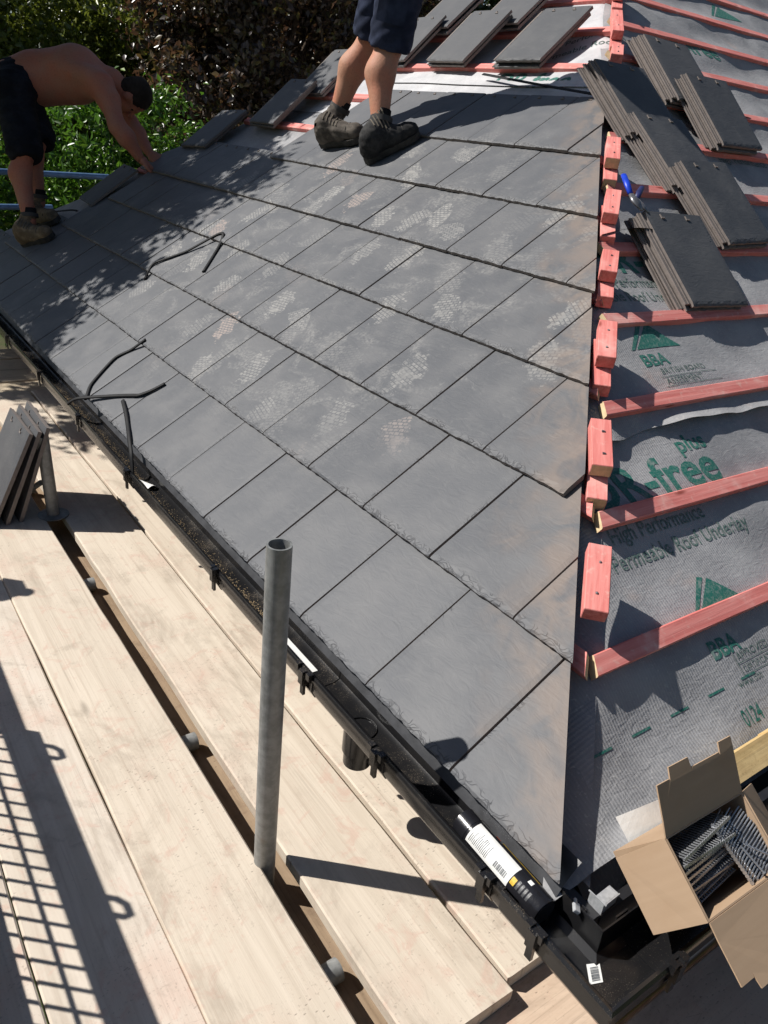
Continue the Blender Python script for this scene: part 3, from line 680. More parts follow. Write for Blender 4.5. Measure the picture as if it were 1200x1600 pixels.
# running outlet under the gutter
bo = MB(); bo.pipe((-0.014, 0.575, -0.105), (-0.014, 0.575, -0.168), 0.038, 0.034); bo.pipe((-0.014, 0.575, -0.168), (-0.014, 0.575, -0.205), 0.033, 0.029)
link('gutter_outlet', shade_auto(fixn(mesh('gutter_outlet', bo.v, bo.f, 'gutter_black'))), gA1)
# grit lying along the gutter floor
bq = MB()
for i in range(3600):
    yy = 0.98 + 3.2 * random.random() ** 1.4; xx = random.gauss(-0.004 + 0.008 * math.sin(yy * 3), 0.004 if i % 3 == 0 else 0.018); s_ = random.uniform(0.0006, 0.0018)
    if not -0.045 < xx < 0.03: continue
    z = -0.1085
    bq.add([(xx - s_, yy, z), (xx + s_, yy - s_, z), (xx, yy + s_ * 1.4, z), (xx, yy, z + s_ * 1.2)], [(0, 1, 3), (1, 2, 3), (2, 0, 3)])
bq.build('gutter_grit', 'cut_end', gA, kind='stuff')
def decal(b_corners, mat, name, par): 
    b_ = MB(); b_.add(b_corners, [(0, 1, 2, 3)]); return b_.build(name, mat, par)
# barcode sticker in the corner angle, white strip inside the near length
zf = -0.1085 - 0.001
stk = MB(); SC = [Vector((-0.014, -0.113, zf + 0.0012)), Vector((0.009, -0.122, zf + 0.0012)), Vector((0.030, -0.096, zf + 0.0012)), Vector((0.008, -0.086, zf + 0.0012))]
stk.add(SC, [(0, 1, 2, 3)]); so = stk.build('barcode_sticker', 'white_label', gC)
bb_ = MB()
ex = (SC[1] - SC[0]).normalized(); ey = (SC[3] - SC[0]).normalized(); o_ = SC[0] + Vector((0, 0, 0.0008))
yy = 0.004
while yy < 0.028:
    wd = random.choice((0.0006, 0.001, 0.0016)); p0 = o_ + ex * 0.005 + ey * yy
    bb_.add([p0, p0 + ex * 0.015, p0 + ex * 0.015 + ey * wd, p0 + ey * wd], [(0, 1, 2, 3)]); yy += wd + random.choice((0.0008, 0.0013))
bb_.build('barcode', 'label_ink', so)
decal([(-0.016, 0.80, -0.1068), (0.006, 0.80, -0.1068), (0.006, 0.955, -0.1068), (-0.016, 0.955, -0.1068)], 'white_label', 'white_strip', gA)  # flat white strip along the gutter floor
# galvanised bracket and clip on the corner of the eaves
bk = MB(); bk.box((0.0, 0.0, 0.0), (0.055, 0.002, 0.045)); bk.box((0.0, 0.0021, 0.043), (0.055, 0.026, 0.045)); bk.box((0.0, 0.0021, 0.0), (0.002, 0.040, 0.0429)); bk.box((-0.0005, -0.006, 0.0451), (0.0025, 0.045, 0.0475)); bk.box((0.002, -0.004, 0.0451), (0.055, -0.0015, 0.0475))
bk.build('corner_bracket', 'bright_steel', None, Matrix.Translation((0.062, -0.056, -0.064)) @ Matrix.Rotation(0.05, 4, 'Z') @ Matrix.Scale(0.74, 4), label='small bright metal bracket standing at the gutter corner by the cardboard box', cat='bracket')
bk = MB(); bk.box((0, 0, 0), (0.018, 0.012, 0.008)); bk.box((0.018, 0.003, 0.001), (0.028, 0.009, 0.006)); me = mesh('metal_clip', bk.v, bk.f, 'bright_steel'); bevel_mesh(me, 0.001)
link('metal_clip', me, None, Matrix.Translation((0.026, -0.036, -0.056)) @ Matrix.Rotation(0.8, 4, 'Z') @ Matrix.Rotation(0.5, 4, 'X'), label='tiny shiny metal clip lying beside the corner bracket', cat='clip')

# ------------------------------------------------------------------ loose tiles (each one its own thing)
lt = tile_bm(31, 18, 0.315); LOOSE = mesh('loose_tile', lt.v, lt.f, ['loose_tile', 'tile_edge'], False, lt.mi)
lt = tile_bm(37, 18, 0.315); LOOSE2 = mesh('loose_tile', lt.v, lt.f, ['loose_tile', 'tile_edge'], False, lt.mi)
def stack(F, q, n, desc, group, dz=0.021):
    u, v, d, rot, til, roll = q
    if F is FB: u, v = bu(u), bv(v)
    names = {1: ['Single'], 2: ['Lower', 'Upper'], 3: ['Bottom', 'Middle', 'Top'], 4: ['Bottom', 'Second', 'Third', 'Top']}[n]
    for i in range(n):
        k = n - 1 - i; jx, jy, jr = (random.uniform(-0.010, 0.006), random.uniform(-0.012, 0.012), random.uniform(-0.02, 0.02)) if k else (0, 0, 0)
        M_ = F @ Matrix.Translation((u, v, d)) @ Matrix.Rotation(rot, 4, 'Z') @ Matrix.Rotation(til, 4, 'X') @ Matrix.Rotation(roll, 4, 'Y') @ Matrix.Translation((jx - 0.011 * k, jy, -k * dz)) @ Matrix.Rotation(jr, 4, 'Z') @ Matrix.Diagonal((1, 0.975, 1, 1))
        link('loose_tile', random.choice((LOOSE, LOOSE2)), None, M_, label='%s dark grey tile of %s' % (names[i], desc), cat='roof tile', group=group)
GB, GAn = 'loose tiles stacked on the right slope battens', 'loose tiles laid on the bare upper battens'
stack(FB, [1.438, 1.278, -0.010, -0.032, 0.112, 0.0], 3, 'the lowest right-slope stack, just below the blue cutters', GB)
stack(FB, [1.899, 1.548, 0.000, 0.055, 0.126, 0.0], 3, 'the stack right of the blue cutters, at the edge', GB)
stack(FB, [1.846, 1.836, 0.005, -0.019, 0.07, 0.0], 3, 'the half shaded stack next above the blue cutters', GB)
stack(FB, [1.822, 2.112, 0.012, 0.013, 0.108, 0.0], 3, 'the shadowed stack touching the hip line', GB)
stack(FB, [2.408, 2.123, 0.010, 0.011, 0.162, 0.0], 3, 'the rightmost stack, second from the top', GB)
stack(FB, [2.333, 2.396, 0.014, -0.06, 0.117, 0.0], 3, 'the topmost stack on the right slope', GB)
stack(FA, [-2.864, 2.608, 0.017, -0.007, 0.128, 0.0], 2, 'the pair nearest the hip on the bare upper battens', GAn, 0.03)
stack(FA, [-3.425, 2.611, 0.017, -0.042, 0.164, 0.0], 2, 'the pair second from the hip on the bare battens', GAn, 0.03)
stack(FA, [-3.36, 2.955, 0.03, 0.0, 0.12, 0.0], 2, 'the top-edge pair above the second pair from the hip', GAn, 0.03)
stack(FA, [-3.95, 2.955, 0.03, 0.0, 0.12, 0.0], 2, 'the pair at the top edge right of the standing roofer', GAn, 0.03)
stack(FA, [-3.977, 2.606, 0.015, 0.05, 0.136, 0.0], 2, 'the pair half hidden behind the standing roofer', GAn, 0.03)
stack(FA, [-4.909, 1.589, 0.010, 0.10, 0.037, 0.0], 2, 'the pair nearest the bending roofer, at the far hip', GAn)
stack(FA, [-4.452, 1.917, 0.013, -0.003, 0.136, 0.0], 2, 'the middle shaded pair along the far hip', GAn)
stack(FA, [-4.385, 2.253, 0.011, 0.02, 0.153, 0.0], 2, 'the pair behind the left calf of the standing roofer', GAn)
stack(FA, [-5.34, 0.90, 0.004, -0.06, 0.035, 0.0], 1, 'the laid course end that the bending roofer is setting down', GAn)
# three tiles leaning on the stub post on the deck
for i, nm in enumerate(('Outermost', 'Middle', 'Innermost')):
    bx_ = -0.47 + 0.052 * i; tx = -0.298 + 0.030 * i
    yv = Vector((tx - bx_, 0.0, 0.358)).normalized(); xv = Vector((0, -1, 0)); zv = xv.cross(yv)
    M_ = frame((bx_, 2.725 + 0.006 * i, -0.384 + 0.002 * i), xv, yv, zv) @ Matrix.Rotation(random.uniform(-0.015, 0.015), 4, 'Z')
    link('loose_tile', LOOSE if i != 1 else LOOSE2, None, M_, label='%s of three grey tiles leaning on the short post on the boards' % nm, cat='roof tile', group='tiles leaning on the short post')

# ------------------------------------------------------------------ scaffold
ZD = -0.385
def board(x0, x1, y0, y1, z, mat, label, axis='y', seed=0):
    n = 26; b_ = MB(); rs = random.Random(seed); wd = x1 - x0; L = y1 - y0; t = 0.038; rings = []
    for i in range(n + 1):
        s = i / n; y = y0 + s * L; dx = 0.004 * noise.noise(Vector((seed * 5.1, s * 4, 0))); dz = 0.003 * noise.noise(Vector((seed * 2.1, s * 3, 4)))
        c = 0.004; e = 0.0018
        pr_ = [(0, -t + c), (c, -t), (wd - c, -t), (wd, -t + c), (wd, -c), (wd - c, 0), (wd * 0.5, 0.0012), (c, 0), (0, -c)]
        jl, jr_ = rs.uniform(-e, e), rs.uniform(-e, e)
        ring = []
        for (xx, zz) in pr_:
            jx = jl if xx < wd * 0.2 else (jr_ if xx > wd * 0.8 else 0)
            px_, py_ = x0 + xx + dx + jx, y + (rs.uniform(-0.002, 0.002) if i in (0, n) else 0)
            ring.append((px_, py_, z + zz + dz) if axis == 'y' else (py_, px_, z + zz + dz))
        rings.append(ring)
    k = len(rings[0]); v = [p for r in rings for p in r]
    f = [(i * k + j, i * k + (j + 1) % k, (i + 1) * k + (j + 1) % k, (i + 1) * k + j) for i in range(n) for j in range(k)]
    f += [tuple(range(k)), tuple(n * k + j for j in range(k))]
    me = fixn(mesh('scaffold_board', v, f, [mat, mat]))
    return link('scaffold_board', me, None, label=label, cat='scaffold board', group='scaffold boards')
board(0.044, 0.272, 0.074, 4.02, ZD, 'deck_wood', 'Pale scaffold board lying right under the gutter', seed=1)
board(-0.202, 0.034, 0.050, 4.03, ZD, 'deck_wood', 'Pale scaffold board second from the wall, right of the upright pole', seed=2)
board(-0.500, -0.266, -0.90, 3.96, ZD + 0.002, 'deck_wood', 'Broad pale scaffold board just left of the upright pole and dark gap', seed=3)
board(-0.742, -0.5030, -0.95, 4.2, ZD - 0.002, 'deck_wood_worn', 'Scaffold board striped by the shadow of the wire mesh guard', seed=4)
board(-0.984, -0.7445 + 0.0005, -1.0, 4.2, ZD, 'deck_wood_worn', 'Outermost scaffold board at the left edge, next to the mesh guard', seed=5)
far_lbl = ['Nearest', 'Second', 'Third', 'Farthest']
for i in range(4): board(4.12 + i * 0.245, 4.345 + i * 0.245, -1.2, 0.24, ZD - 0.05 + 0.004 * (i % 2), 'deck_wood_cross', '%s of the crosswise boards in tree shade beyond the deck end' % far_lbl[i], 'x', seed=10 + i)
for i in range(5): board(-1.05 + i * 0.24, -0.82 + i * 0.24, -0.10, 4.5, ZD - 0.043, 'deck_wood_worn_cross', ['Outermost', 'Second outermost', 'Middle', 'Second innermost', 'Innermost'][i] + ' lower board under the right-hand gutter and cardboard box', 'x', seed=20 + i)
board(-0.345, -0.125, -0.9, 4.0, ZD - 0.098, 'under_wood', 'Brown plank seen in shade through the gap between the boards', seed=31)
def tube_obj(a, b_, name, label, cat, group=None, parent=None, r=0.02415):
    q = MB(); q.pipe((0, 0, 0), Vector(b_) - Vector(a), r, r - 0.004); me = shade_auto(fixn(mesh(name, q.v, q.f, 'scaffold_tube')))
    return link(name, me, parent, Matrix.Translation(a), label=label, cat=cat, group=group)
tube_obj((-0.262, 0.555, -2.9), (-0.247, 0.571, 0.428), 'scaffold_pole', 'Grey steel scaffold pole standing upright through the gap between the boards', 'scaffold pole')
for i, (yy, lb) in enumerate(((0.30, 'nearest'), (1.06, 'middle'), (1.975, 'far'), (2.86, 'farthest'))):
    q = tube_obj((-0.999, yy, ZD - 0.040 - 0.0265), (-0.2145 if i != 1 else -0.209, yy, ZD - 0.040 - 0.0265), 'scaffold_transom', 'Steel transom tube end poking into the board gap, %s of those visible' % lb, 'scaffold tube', 'transom tubes under the boards')
# stub post with its foot, behind the leaning tiles
sp = empty('stub_post', (-0.232, 2.44, ZD), 'Short grey steel post with round foot behind the leaning tiles', 'scaffold post')
q = MB(); q.pipe((0, 0, 0.004), (-0.012, 0.01, 0.335), 0.02415, 0.020); link('post', shade_auto(fixn(mesh('post', q.v, q.f, 'scaffold_tube'))), sp)
q = MB(); q.tube([(0, 0, 0.0015), (0, 0, 0.006)], 0.058, 24); q.build('foot_plate', 'scaffold_tube', sp)
q = MB(); q.tube([(-0.10, 0.16, 0.02), (-0.03, 0.02, 0.14)], 0.011, 10); q.build('brace', 'scaffold_tube', sp)
# mesh guard along the outer edge, its shadow falls on the boards
GX = -1.0
guard = empty('mesh_guard', (GX, 0.9, ZD), 'Wire mesh scaffold guard whose grid shadow falls on the outer boards', 'mesh guard')
q = MB()
for k in range(33): q.tube([(0, -1.0 + k * 0.0515, 0.02), (0, -1.0 + k * 0.0515, 0.54)], 0.0042, 6)
for k in range(6): q.tube([(0.004, -1.02, 0.03 + k * 0.098), (0.004, 0.67, 0.03 + k * 0.098)], 0.0042, 6)
q.build('wire_mesh', 'scaffold_tube', guard, kind='stuff')
q = MB(); q.box((-0.010, -1.03, 0.525), (0.012, 0.69, 0.585)); q.box((-0.006, 0.665, 0.0), (0.006, 0.68, 0.5249)); q.build('frame', 'scaffold_tube', guard)
for yy in (-0.58, 0.11, 0.62):
    q = MB(); q.tube([(0, yy - 0.024, 0.57), (0, yy - 0.024, 0.622), (0, yy - 0.014, 0.640), (0, yy + 0.014, 0.640), (0, yy + 0.024, 0.622), (0, yy + 0.024, 0.57)], 0.007, 8); q.build('hook', 'scaffold_tube', guard)
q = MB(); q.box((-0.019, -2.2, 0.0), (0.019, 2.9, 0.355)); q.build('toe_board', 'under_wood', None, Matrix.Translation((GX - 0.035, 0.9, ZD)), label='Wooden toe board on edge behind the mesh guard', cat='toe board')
tube_obj((GX - 0.03, -1.5, ZD + 0.565), (GX - 0.03, 4.4, ZD + 0.565), 'guard_rail', 'Horizontal steel guard rail above the mesh guard', 'guard rail')
pole2 = tube_obj((GX - 0.07, 2.46, -2.9), (GX - 0.07, 2.46, ZD + 0.88), 'scaffold_pole', 'Outer scaffold pole with coupler behind the mesh guard', 'scaffold pole')
q = MB(); q.box((-0.045, -0.045, 3.26), (0.045, 0.045, 3.34)); q.build('coupler', 'scaffold_tube', pole2)
# blue-grey rail beyond the far end of the roof
rl = empty('guard_rail', (0.8, 6.95, -2.9), 'Blue-grey scaffold guard rail beyond the far end of the roof', 'guard rail')
for zz, x1 in ((0.545, 1.45), (0.275, 0.95)):
    q = MB(); q.pipe((-0.9, -0.35, zz + 2.9), (x1 - 0.8, 0.03, zz + 2.88), 0.024, 0.02); link('rail', shade_auto(fixn(mesh('rail', q.v, q.f, 'blue_rail'))), rl)
q = MB(); q.pipe((-0.7, -0.28, 0), (-0.7, -0.28, 3.7), 0.024, 0.02); link('post', shade_auto(fixn(mesh('post', q.v, q.f, 'blue_rail'))), rl)

# ------------------------------------------------------------------ small things on the roof and in the gutter
def ribbon(name, pts, r, flat, label, cat, mat='cable', up=(0, 0, 1), group=None):
    q = []; pts = [Vector(p) for p in pts]
    for i in range(len(pts) - 1):
        p0 = pts[max(i - 1, 0)]; p1 = pts[i]; p2 = pts[i + 1]; p3 = pts[min(i + 2, len(pts) - 1)]
        for k in range(6):
            t = k / 6; t0 = 0.75
            a = p1 * (2 * t ** 3 - 3 * t ** 2 + 1) + (p2 - p0) * 0.5 * t0 * (t ** 3 - 2 * t ** 2 + t) + p2 * (-2 * t ** 3 + 3 * t ** 2) + (p3 - p1) * 0.5 * t0 * (t ** 3 - t ** 2); q.append(a)
    q.append(pts[-1]); b_ = MB(); b_.tube(q, r, 10, flat=flat, up=up)
    return b_.build(name, mat, None, None, True, label=label, cat=cat, group=group)
def pa(u, v, d):
    ds = -0.022 * ((v % GA) / TL) if v > 0 else 0.0
    return FA @ Vector((u, v, ds + 0.004 + 0.25 * d if v > 0.02 and d > 0 else d))
NA = (-SI, 0, CO); GC = 'black cable offcuts'
ribbon('cable_offcut', [pa(-3.41, 0.612, 0.006), pa(-3.47, 0.70, 0.010), pa(-3.40, 0.80, 0.009), pa(-3.35, 0.865, 0.014), pa(-3.26, 1.015, 0.012), pa(-3.215, 1.025, 0.009), pa(-3.16, 0.955, 0.012), pa(-3.015, 0.79, 0.006)], 0.0088, 0.55, 'Black bent strip lying highest on the laid tiles', 'cable', up=NA, group=GC)
ribbon('cable_offcut', [pa(-2.68, -0.01, 0.006), pa(-2.765, 0.045, 0.012), pa(-2.82, 0.13, 0.012), pa(-2.855, 0.21, 0.014), pa(-2.83, 0.28, 0.012), pa(-2.79, 0.352, 0.012)], 0.0088, 0.55, 'Black bent strip rising from the eaves, upper of the pair at the gutter', 'cable', up=NA, group=GC)
ribbon('cable_offcut', [pa(-2.76, -0.075, 0.004), pa(-2.70, -0.03, 0.02), pa(-2.545, 0.082, 0.014), pa(-2.46, 0.13, 0.012), pa(-2.42, 0.152, 0.014), pa(-2.39, 0.20, 0.012), pa(-2.375, 0.256, 0.008)], 0.0088, 0.55, 'Black bent strip crossing flat over the eaves, lower of the pair at the gutter', 'cable', up=NA, group=GC)
ribbon('cable_offcut', [pa(-2.47, 0.092, 0.006), pa(-2.36, 0.065, 0.02), pa(-2.27, 0.036, 0.009), pa(-2.17, 0.004, 0.008), pa(-2.10, -0.03, -0.01), pa(-2.06, -0.075, -0.055)], 0.0085, 0.5, 'Black strip drooping from the tiles down into the gutter', 'cable', up=NA, group=GC)
ribbon('cable_offcut', [pa(-5.1, 0.80, 0.01), pa(-5.2, 0.78, 0.02), pa(-5.42, 0.70, 0.009), pa(-5.55, 0.62, 0.006)], 0.0085, 0.5, 'Black strip lying in tree shade beside the bending roofer', 'cable', up=NA, group=GC)
ribbon('black_strip', [(2.127, 2.925, 1.432), (2.055, 2.451, 1.385), (1.993, 2.017, 1.345)], 0.009, 0.3, 'Long thin black strip lying across the pale underlay above the top tile course', 'strip', up=NA)
# sealant cartridge lying in the gutter
cart = empty('sealant_cartridge', (-0.008, 0.012, -0.079), 'Black sealant cartridge with white label lying in the gutter', 'cartridge')
cax = Vector((0.004, 0.222, 0.004)).normalized(); cM = frame((-0.010, 0.004, -0.072), cax.cross(Vector((0, 0, 1))).normalized(), cax, cax.cross(Vector((0, 0, 1))).normalized().cross(cax))
cart.matrix_basis = cM; RC = 0.0275; LC = 0.226
q = MB(); q.tube([(0, 0.0005, 0), (0, 0.006, 0), (0, LC - 0.034, 0), (0, LC - 0.033, 0), (0, LC - 0.002, 0), (0, LC, 0)], [RC * 0.93, RC, RC, RC * 1.03, RC * 1.03, RC * 0.9], 40)
link('tube_body', shade_auto(fixn(mesh('tube_body', q.v, q.f, 'can_black'))), cart)
q = MB(); q.tube([(0, -0.0006, 0), (0, 0.0004, 0)], RC * 0.84, 32); q.build('end_cap', 'dark_plastic', cart)
def wrap(a0, a1, y0, y1, off, mat, name, parent, nu=14, corner=0.0):
    b_ = MB()
    def f(a, c_):
        ang = math.radians(a0 + (a1 - a0) * a); y = y0 + (y1 - y0) * c_
        return ((RC + off) * math.sin(ang), y, (RC + off) * math.cos(ang))
    b_.grid(f, nu, 6); return b_.build(name, mat, parent, None, True)
lab = wrap(-82, 14, 0.072, 0.186, 0.0005, 'white_label', 'label', cart)
for k in range(17): 
    y1_ = 0.180 - k * 0.0036; wrap(-70 + (k % 3), -70 + random.uniform(22, 60), y1_ - 0.0011, y1_, 0.0010, 'grey_plastic' if k % 4 == 0 else 'label_ink', 'print_line', lab, 4) if k < 14 else None
for k in range(9): wrap(-64, -40, 0.082 + k * 0.0035, 0.0835 + k * 0.0035 + (k % 3) * 0.0006, 0.0010, 'label_ink', 'barcode_bar', lab, 3)
wrap(36, 48, 0.036, 0.134, 0.0005, 'yellow_ink', 'yellow_print', cart, 4); wrap(34, 44, 0.140, 0.152, 0.0005, 'red_ink', 'red_print', cart, 4)
wrap(-58, -30, 0.060, 0.070, 0.0005, 'yellow_ink', 'yellow_print', cart, 5)
for k in range(4): wrap(-58, -24, 0.026 + k * 0.0085, 0.031 + k * 0.0085, 0.0005, 'grey_plastic', 'grey_print', cart, 5)
wrap(-6, 12, 0.038, 0.048, 0.0005, 'white_label', 'white_print', cart, 5)
# scrap of white plastic in the gutter
q = MB(); q.grid(lambda a, c_: (-0.012 + a * 0.036 - 0.008 * c_, 1.955 + c_ * 0.07, -0.100 + 0.010 * math.sin(a * 3 + c_ * 2.0)), 5, 5); q.build('plastic_scrap', 'white_label', None, label='Small white plastic scrap lying in the gutter', cat='scrap')
# cardboard box of collated nails on the right-hand eaves
BE1, BE2, BN = Vector((1.0, -0.024, -0.017)).normalized(), None, Vector((0, -SI, CO))
BE2 = BN.cross(BE1).normalized(); BN = BE1.cross(BE2).normalized()
P0 = Vector((0.121, -0.089, 0.129)); W1, W2, DP = 0.215, 0.132, 0.135
bM = frame(P0 - BE2 * W2 - BN * DP, BE1, BE2, BN)      # local: x along the eaves, y up the slope, z out of the box
boxo = empty('cardboard_box', (0, 0, 0), 'Open brown cardboard box of collated nails on the gutter corner', 'cardboard box', mat=bM)
tk = 0.0028
q = MB(); q.box((0, 0, 0), (W1, tk, DP)); q.box((0, W2 - tk, 0), (W1, W2, DP)); q.box((0, tk, 0), (tk, W2 - tk, DP)); q.box((W1 - tk, tk, 0), (W1, W2 - tk, DP)); q.box((tk, tk, 0), (W1 - tk, W2 - tk, tk)); q.build('body', 'cardboard', boxo)
def flap(hinge, along, out, L, ang, wd, tabs, name='flap', inset=0.0):
    hinge, along, out = Vector(hinge), Vector(along), Vector(out); z = Vector((0, 0, 1)); d = out * math.cos(ang) + z * math.sin(ang); nn = along.cross(d).normalized()
    prof = [(0, 0), (inset * 0.2, L * 0.3), (inset, L)]
    if tabs:
        prof += [(wd * 0.16, L), (wd * 0.165, L - 0.006), (wd * 0.18, L + 0.018), (wd * 0.42, L + 0.018), (wd * 0.44, L - 0.006), (wd * 0.45, L), (wd * 0.80, L), (wd * 0.81, L - 0.006), (wd * 0.82, L + 0.016), (wd - inset, L + 0.016)]
    prof += [(wd - inset, L), (wd, 0)]
    v = []
    for s_ in (0, 1):
        for (a, c_) in prof:
            bend = 0.006 * math.sin(min(1, max(0, c_ / L)) * math.pi * 0.5) * (1 if tabs else -1)
            v.append(hinge + along * a + d * c_ + nn * (tk * (s_ - 0.5) + bend))
    n_ = len(prof); f = [tuple(range(n_)), tuple(n_ + k for k in range(n_))[::-1]] + [(k, (k + 1) % n_, n_ + (k + 1) % n_, n_ + k) for k in range(n_)]
    b_ = MB(); b_.add(v, f); link(name, fixn(mesh(name, b_.v, b_.f, 'cardboard')), boxo)
flap((0, W2 + 0.001, DP), (1, 0, 0), (0, 1, 0), 0.085, 0.36, W1, True, inset=0.002)
flap((-0.001, 0, DP), (0, 1, 0), (-1, 0, 0), 0.098, -1.15, W2, False, inset=0.004)
flap((0, -0.001, DP), (1, 0, 0), (0, -1, 0), 0.095, 0.02, W1, True, inset=0.002)
flap((W1 + 0.001, 0, DP), (0, 1, 0), (1, 0, 0), 0.095, -0.55, W2, False, inset=0.004)
# strips of nails
def nail_strip(n, ln, fan=0.0):
    b_ = MB()
    for i in range(n):
        x = i * 0.0062; a = Vector((x, 0, 0)); d = Vector((math.sin(fan * (i / n - 0.5)), 0, math.cos(fan * (i / n - 0.5))))
        b_.tube([a, a + d * ln], 0.0016, 6, 0); b_.tube([a + d * ln, a + d * (ln + 0.0013)], 0.0036, 8, 0)
    b_.box((-0.002, -0.0007, ln * 0.30), (n * 0.0062 - 0.003, 0.0007, ln * 0.62), 1)
    return mesh('nail_strip', b_.v, b_.f, ['nail_steel', 'strip_dark'], False, b_.mi)
NS = nail_strip(22, 0.055, 0.12); NS2 = nail_strip(18, 0.060, 0.0)
ordn = ['first', 'second', 'third', 'fourth', 'fifth', 'sixth', 'seventh', 'eighth', 'ninth']
for i in range(9):
    M_ = bM @ Matrix.Translation((0.014 + 0.006 * random.random(), 0.060 + i * 0.0072, 0.058 + 0.0035 * i + 0.005 * random.random())) @ Matrix.Rotation(random.uniform(-0.07, 0.07) + 0.06, 4, 'Z') @ Matrix.Rotation(1.05 - 0.07 * i, 4, 'X')
    link('nail_strip', NS, None, M_, label='Grey strip of collated nails lying in the box, %s from its lower side' % ordn[i], cat='nail strip', group='nail strips in the cardboard box')
for i in range(3):
    M_ = bM @ Matrix.Translation((0.170 + 0.014 * i, 0.122 - 0.004 * i, 0.112 + 0.008 * i)) @ Matrix.Rotation(-1.45 + 0.08 * i, 4, 'Z') @ Matrix.Rotation(1.25 + 0.25 * i, 4, 'X') @ Matrix.Rotation(0.08, 4, 'Y')
    link('nail_strip', NS2, None, M_, label='Shiny strip of nails standing on edge, %s in the right part of the box' % ('lowest', 'middle', 'highest')[i], cat='nail strip', group='nail strips in the cardboard box')
for i in range(2):
    q = MB(); q.tube([(0, 0, 0), (0.012 + 0.03 * i, -0.05 + 0.01 * i, 0.006)], 0.0018, 8); q.tube([(0.012 + 0.03 * i, -0.05 + 0.01 * i, 0.006), (0.0123 + 0.0306 * i, -0.0515 + 0.0102 * i, 0.0062)], 0.004, 8)
    q.build('loose_nail', 'nail_steel', None, bM @ Matrix.Translation((0.150 + 0.01 * i, 0.062, DP - 0.004)), label='Loose silver nail pointing down out of the box, %s of two' % ('left', 'right')[i], cat='nail', group='loose nails on the box')
# sheet of white paper under the flap
def pb(u, v, d): return FB @ Vector((bu(u), bv(v), d))
q = MB(); q.grid(lambda a, c_: pb(0.150 + a * 0.12, 0.055 + c_ * 0.075 - a * 0.012, -0.018 + 0.012 * a + 0.01 * c_ * math.sin(a * 2.5)), 6, 5); q.build('paper_sheet', 'white_label', None, label='Corner of white paper sticking out beside the cardboard box flap', cat='paper')
# cutters with blue handle
ct = empty('wire_cutters', (1.51, 1.31, 0.97), 'Small hand cutters with one bright blue handle lying by the lowest tile stack', 'cutters')
def rel(p): return Vector(p) - Vector((1.51, 1.31, 0.97))
q = MB(); q.tube([rel((1.540, 1.43, 1.062)), rel((1.520, 1.39, 1.035)), rel((1.503, 1.355, 1.008))], [0.011, 0.012, 0.010], 12, flat=0.7); q.build('handle', 'blue_grip', ct, None, True, label='bright blue handle')
q = MB(); q.tube([rel((1.600, 1.388, 1.030)), rel((1.560, 1.365, 1.012)), rel((1.520, 1.338, 0.995))], [0.009, 0.012, 0.010], 12, flat=0.7); q.build('handle', 'navy_grip', ct, None, True, label='dark navy handle')
q = MB(); q.tube([rel((1.505, 1.352, 1.006)), rel((1.500, 1.325, 0.988)), rel((1.500, 1.29, 0.962))], [0.012, 0.019, 0.006], 10, flat=0.5); q.tube([rel((1.520, 1.338, 0.995)), rel((1.525, 1.31, 0.975)), rel((1.53, 1.285, 0.957))], [0.010, 0.015, 0.005], 10, flat=0.5); q.build('jaw', 'tool_steel', ct, None, True)
# dark offcut of membrane
q = MB(); q.grid(lambda a, c_: pb(1.25 + a * 0.29, 1.60 - 0.05 * c_ * (a * 1.6) + a * 0.012 + 0.03 * math.sin(a * 2.2), -0.030 + 0.045 * math.sin(a * math.pi * 0.7) * c_ + 0.006 * c_), 12, 6); q.build('membrane_offcut', 'grey_plastic', None, None, True, label='Dark curled offcut of membrane on the batten beside the lowest tile stack', cat='membrane offcut')

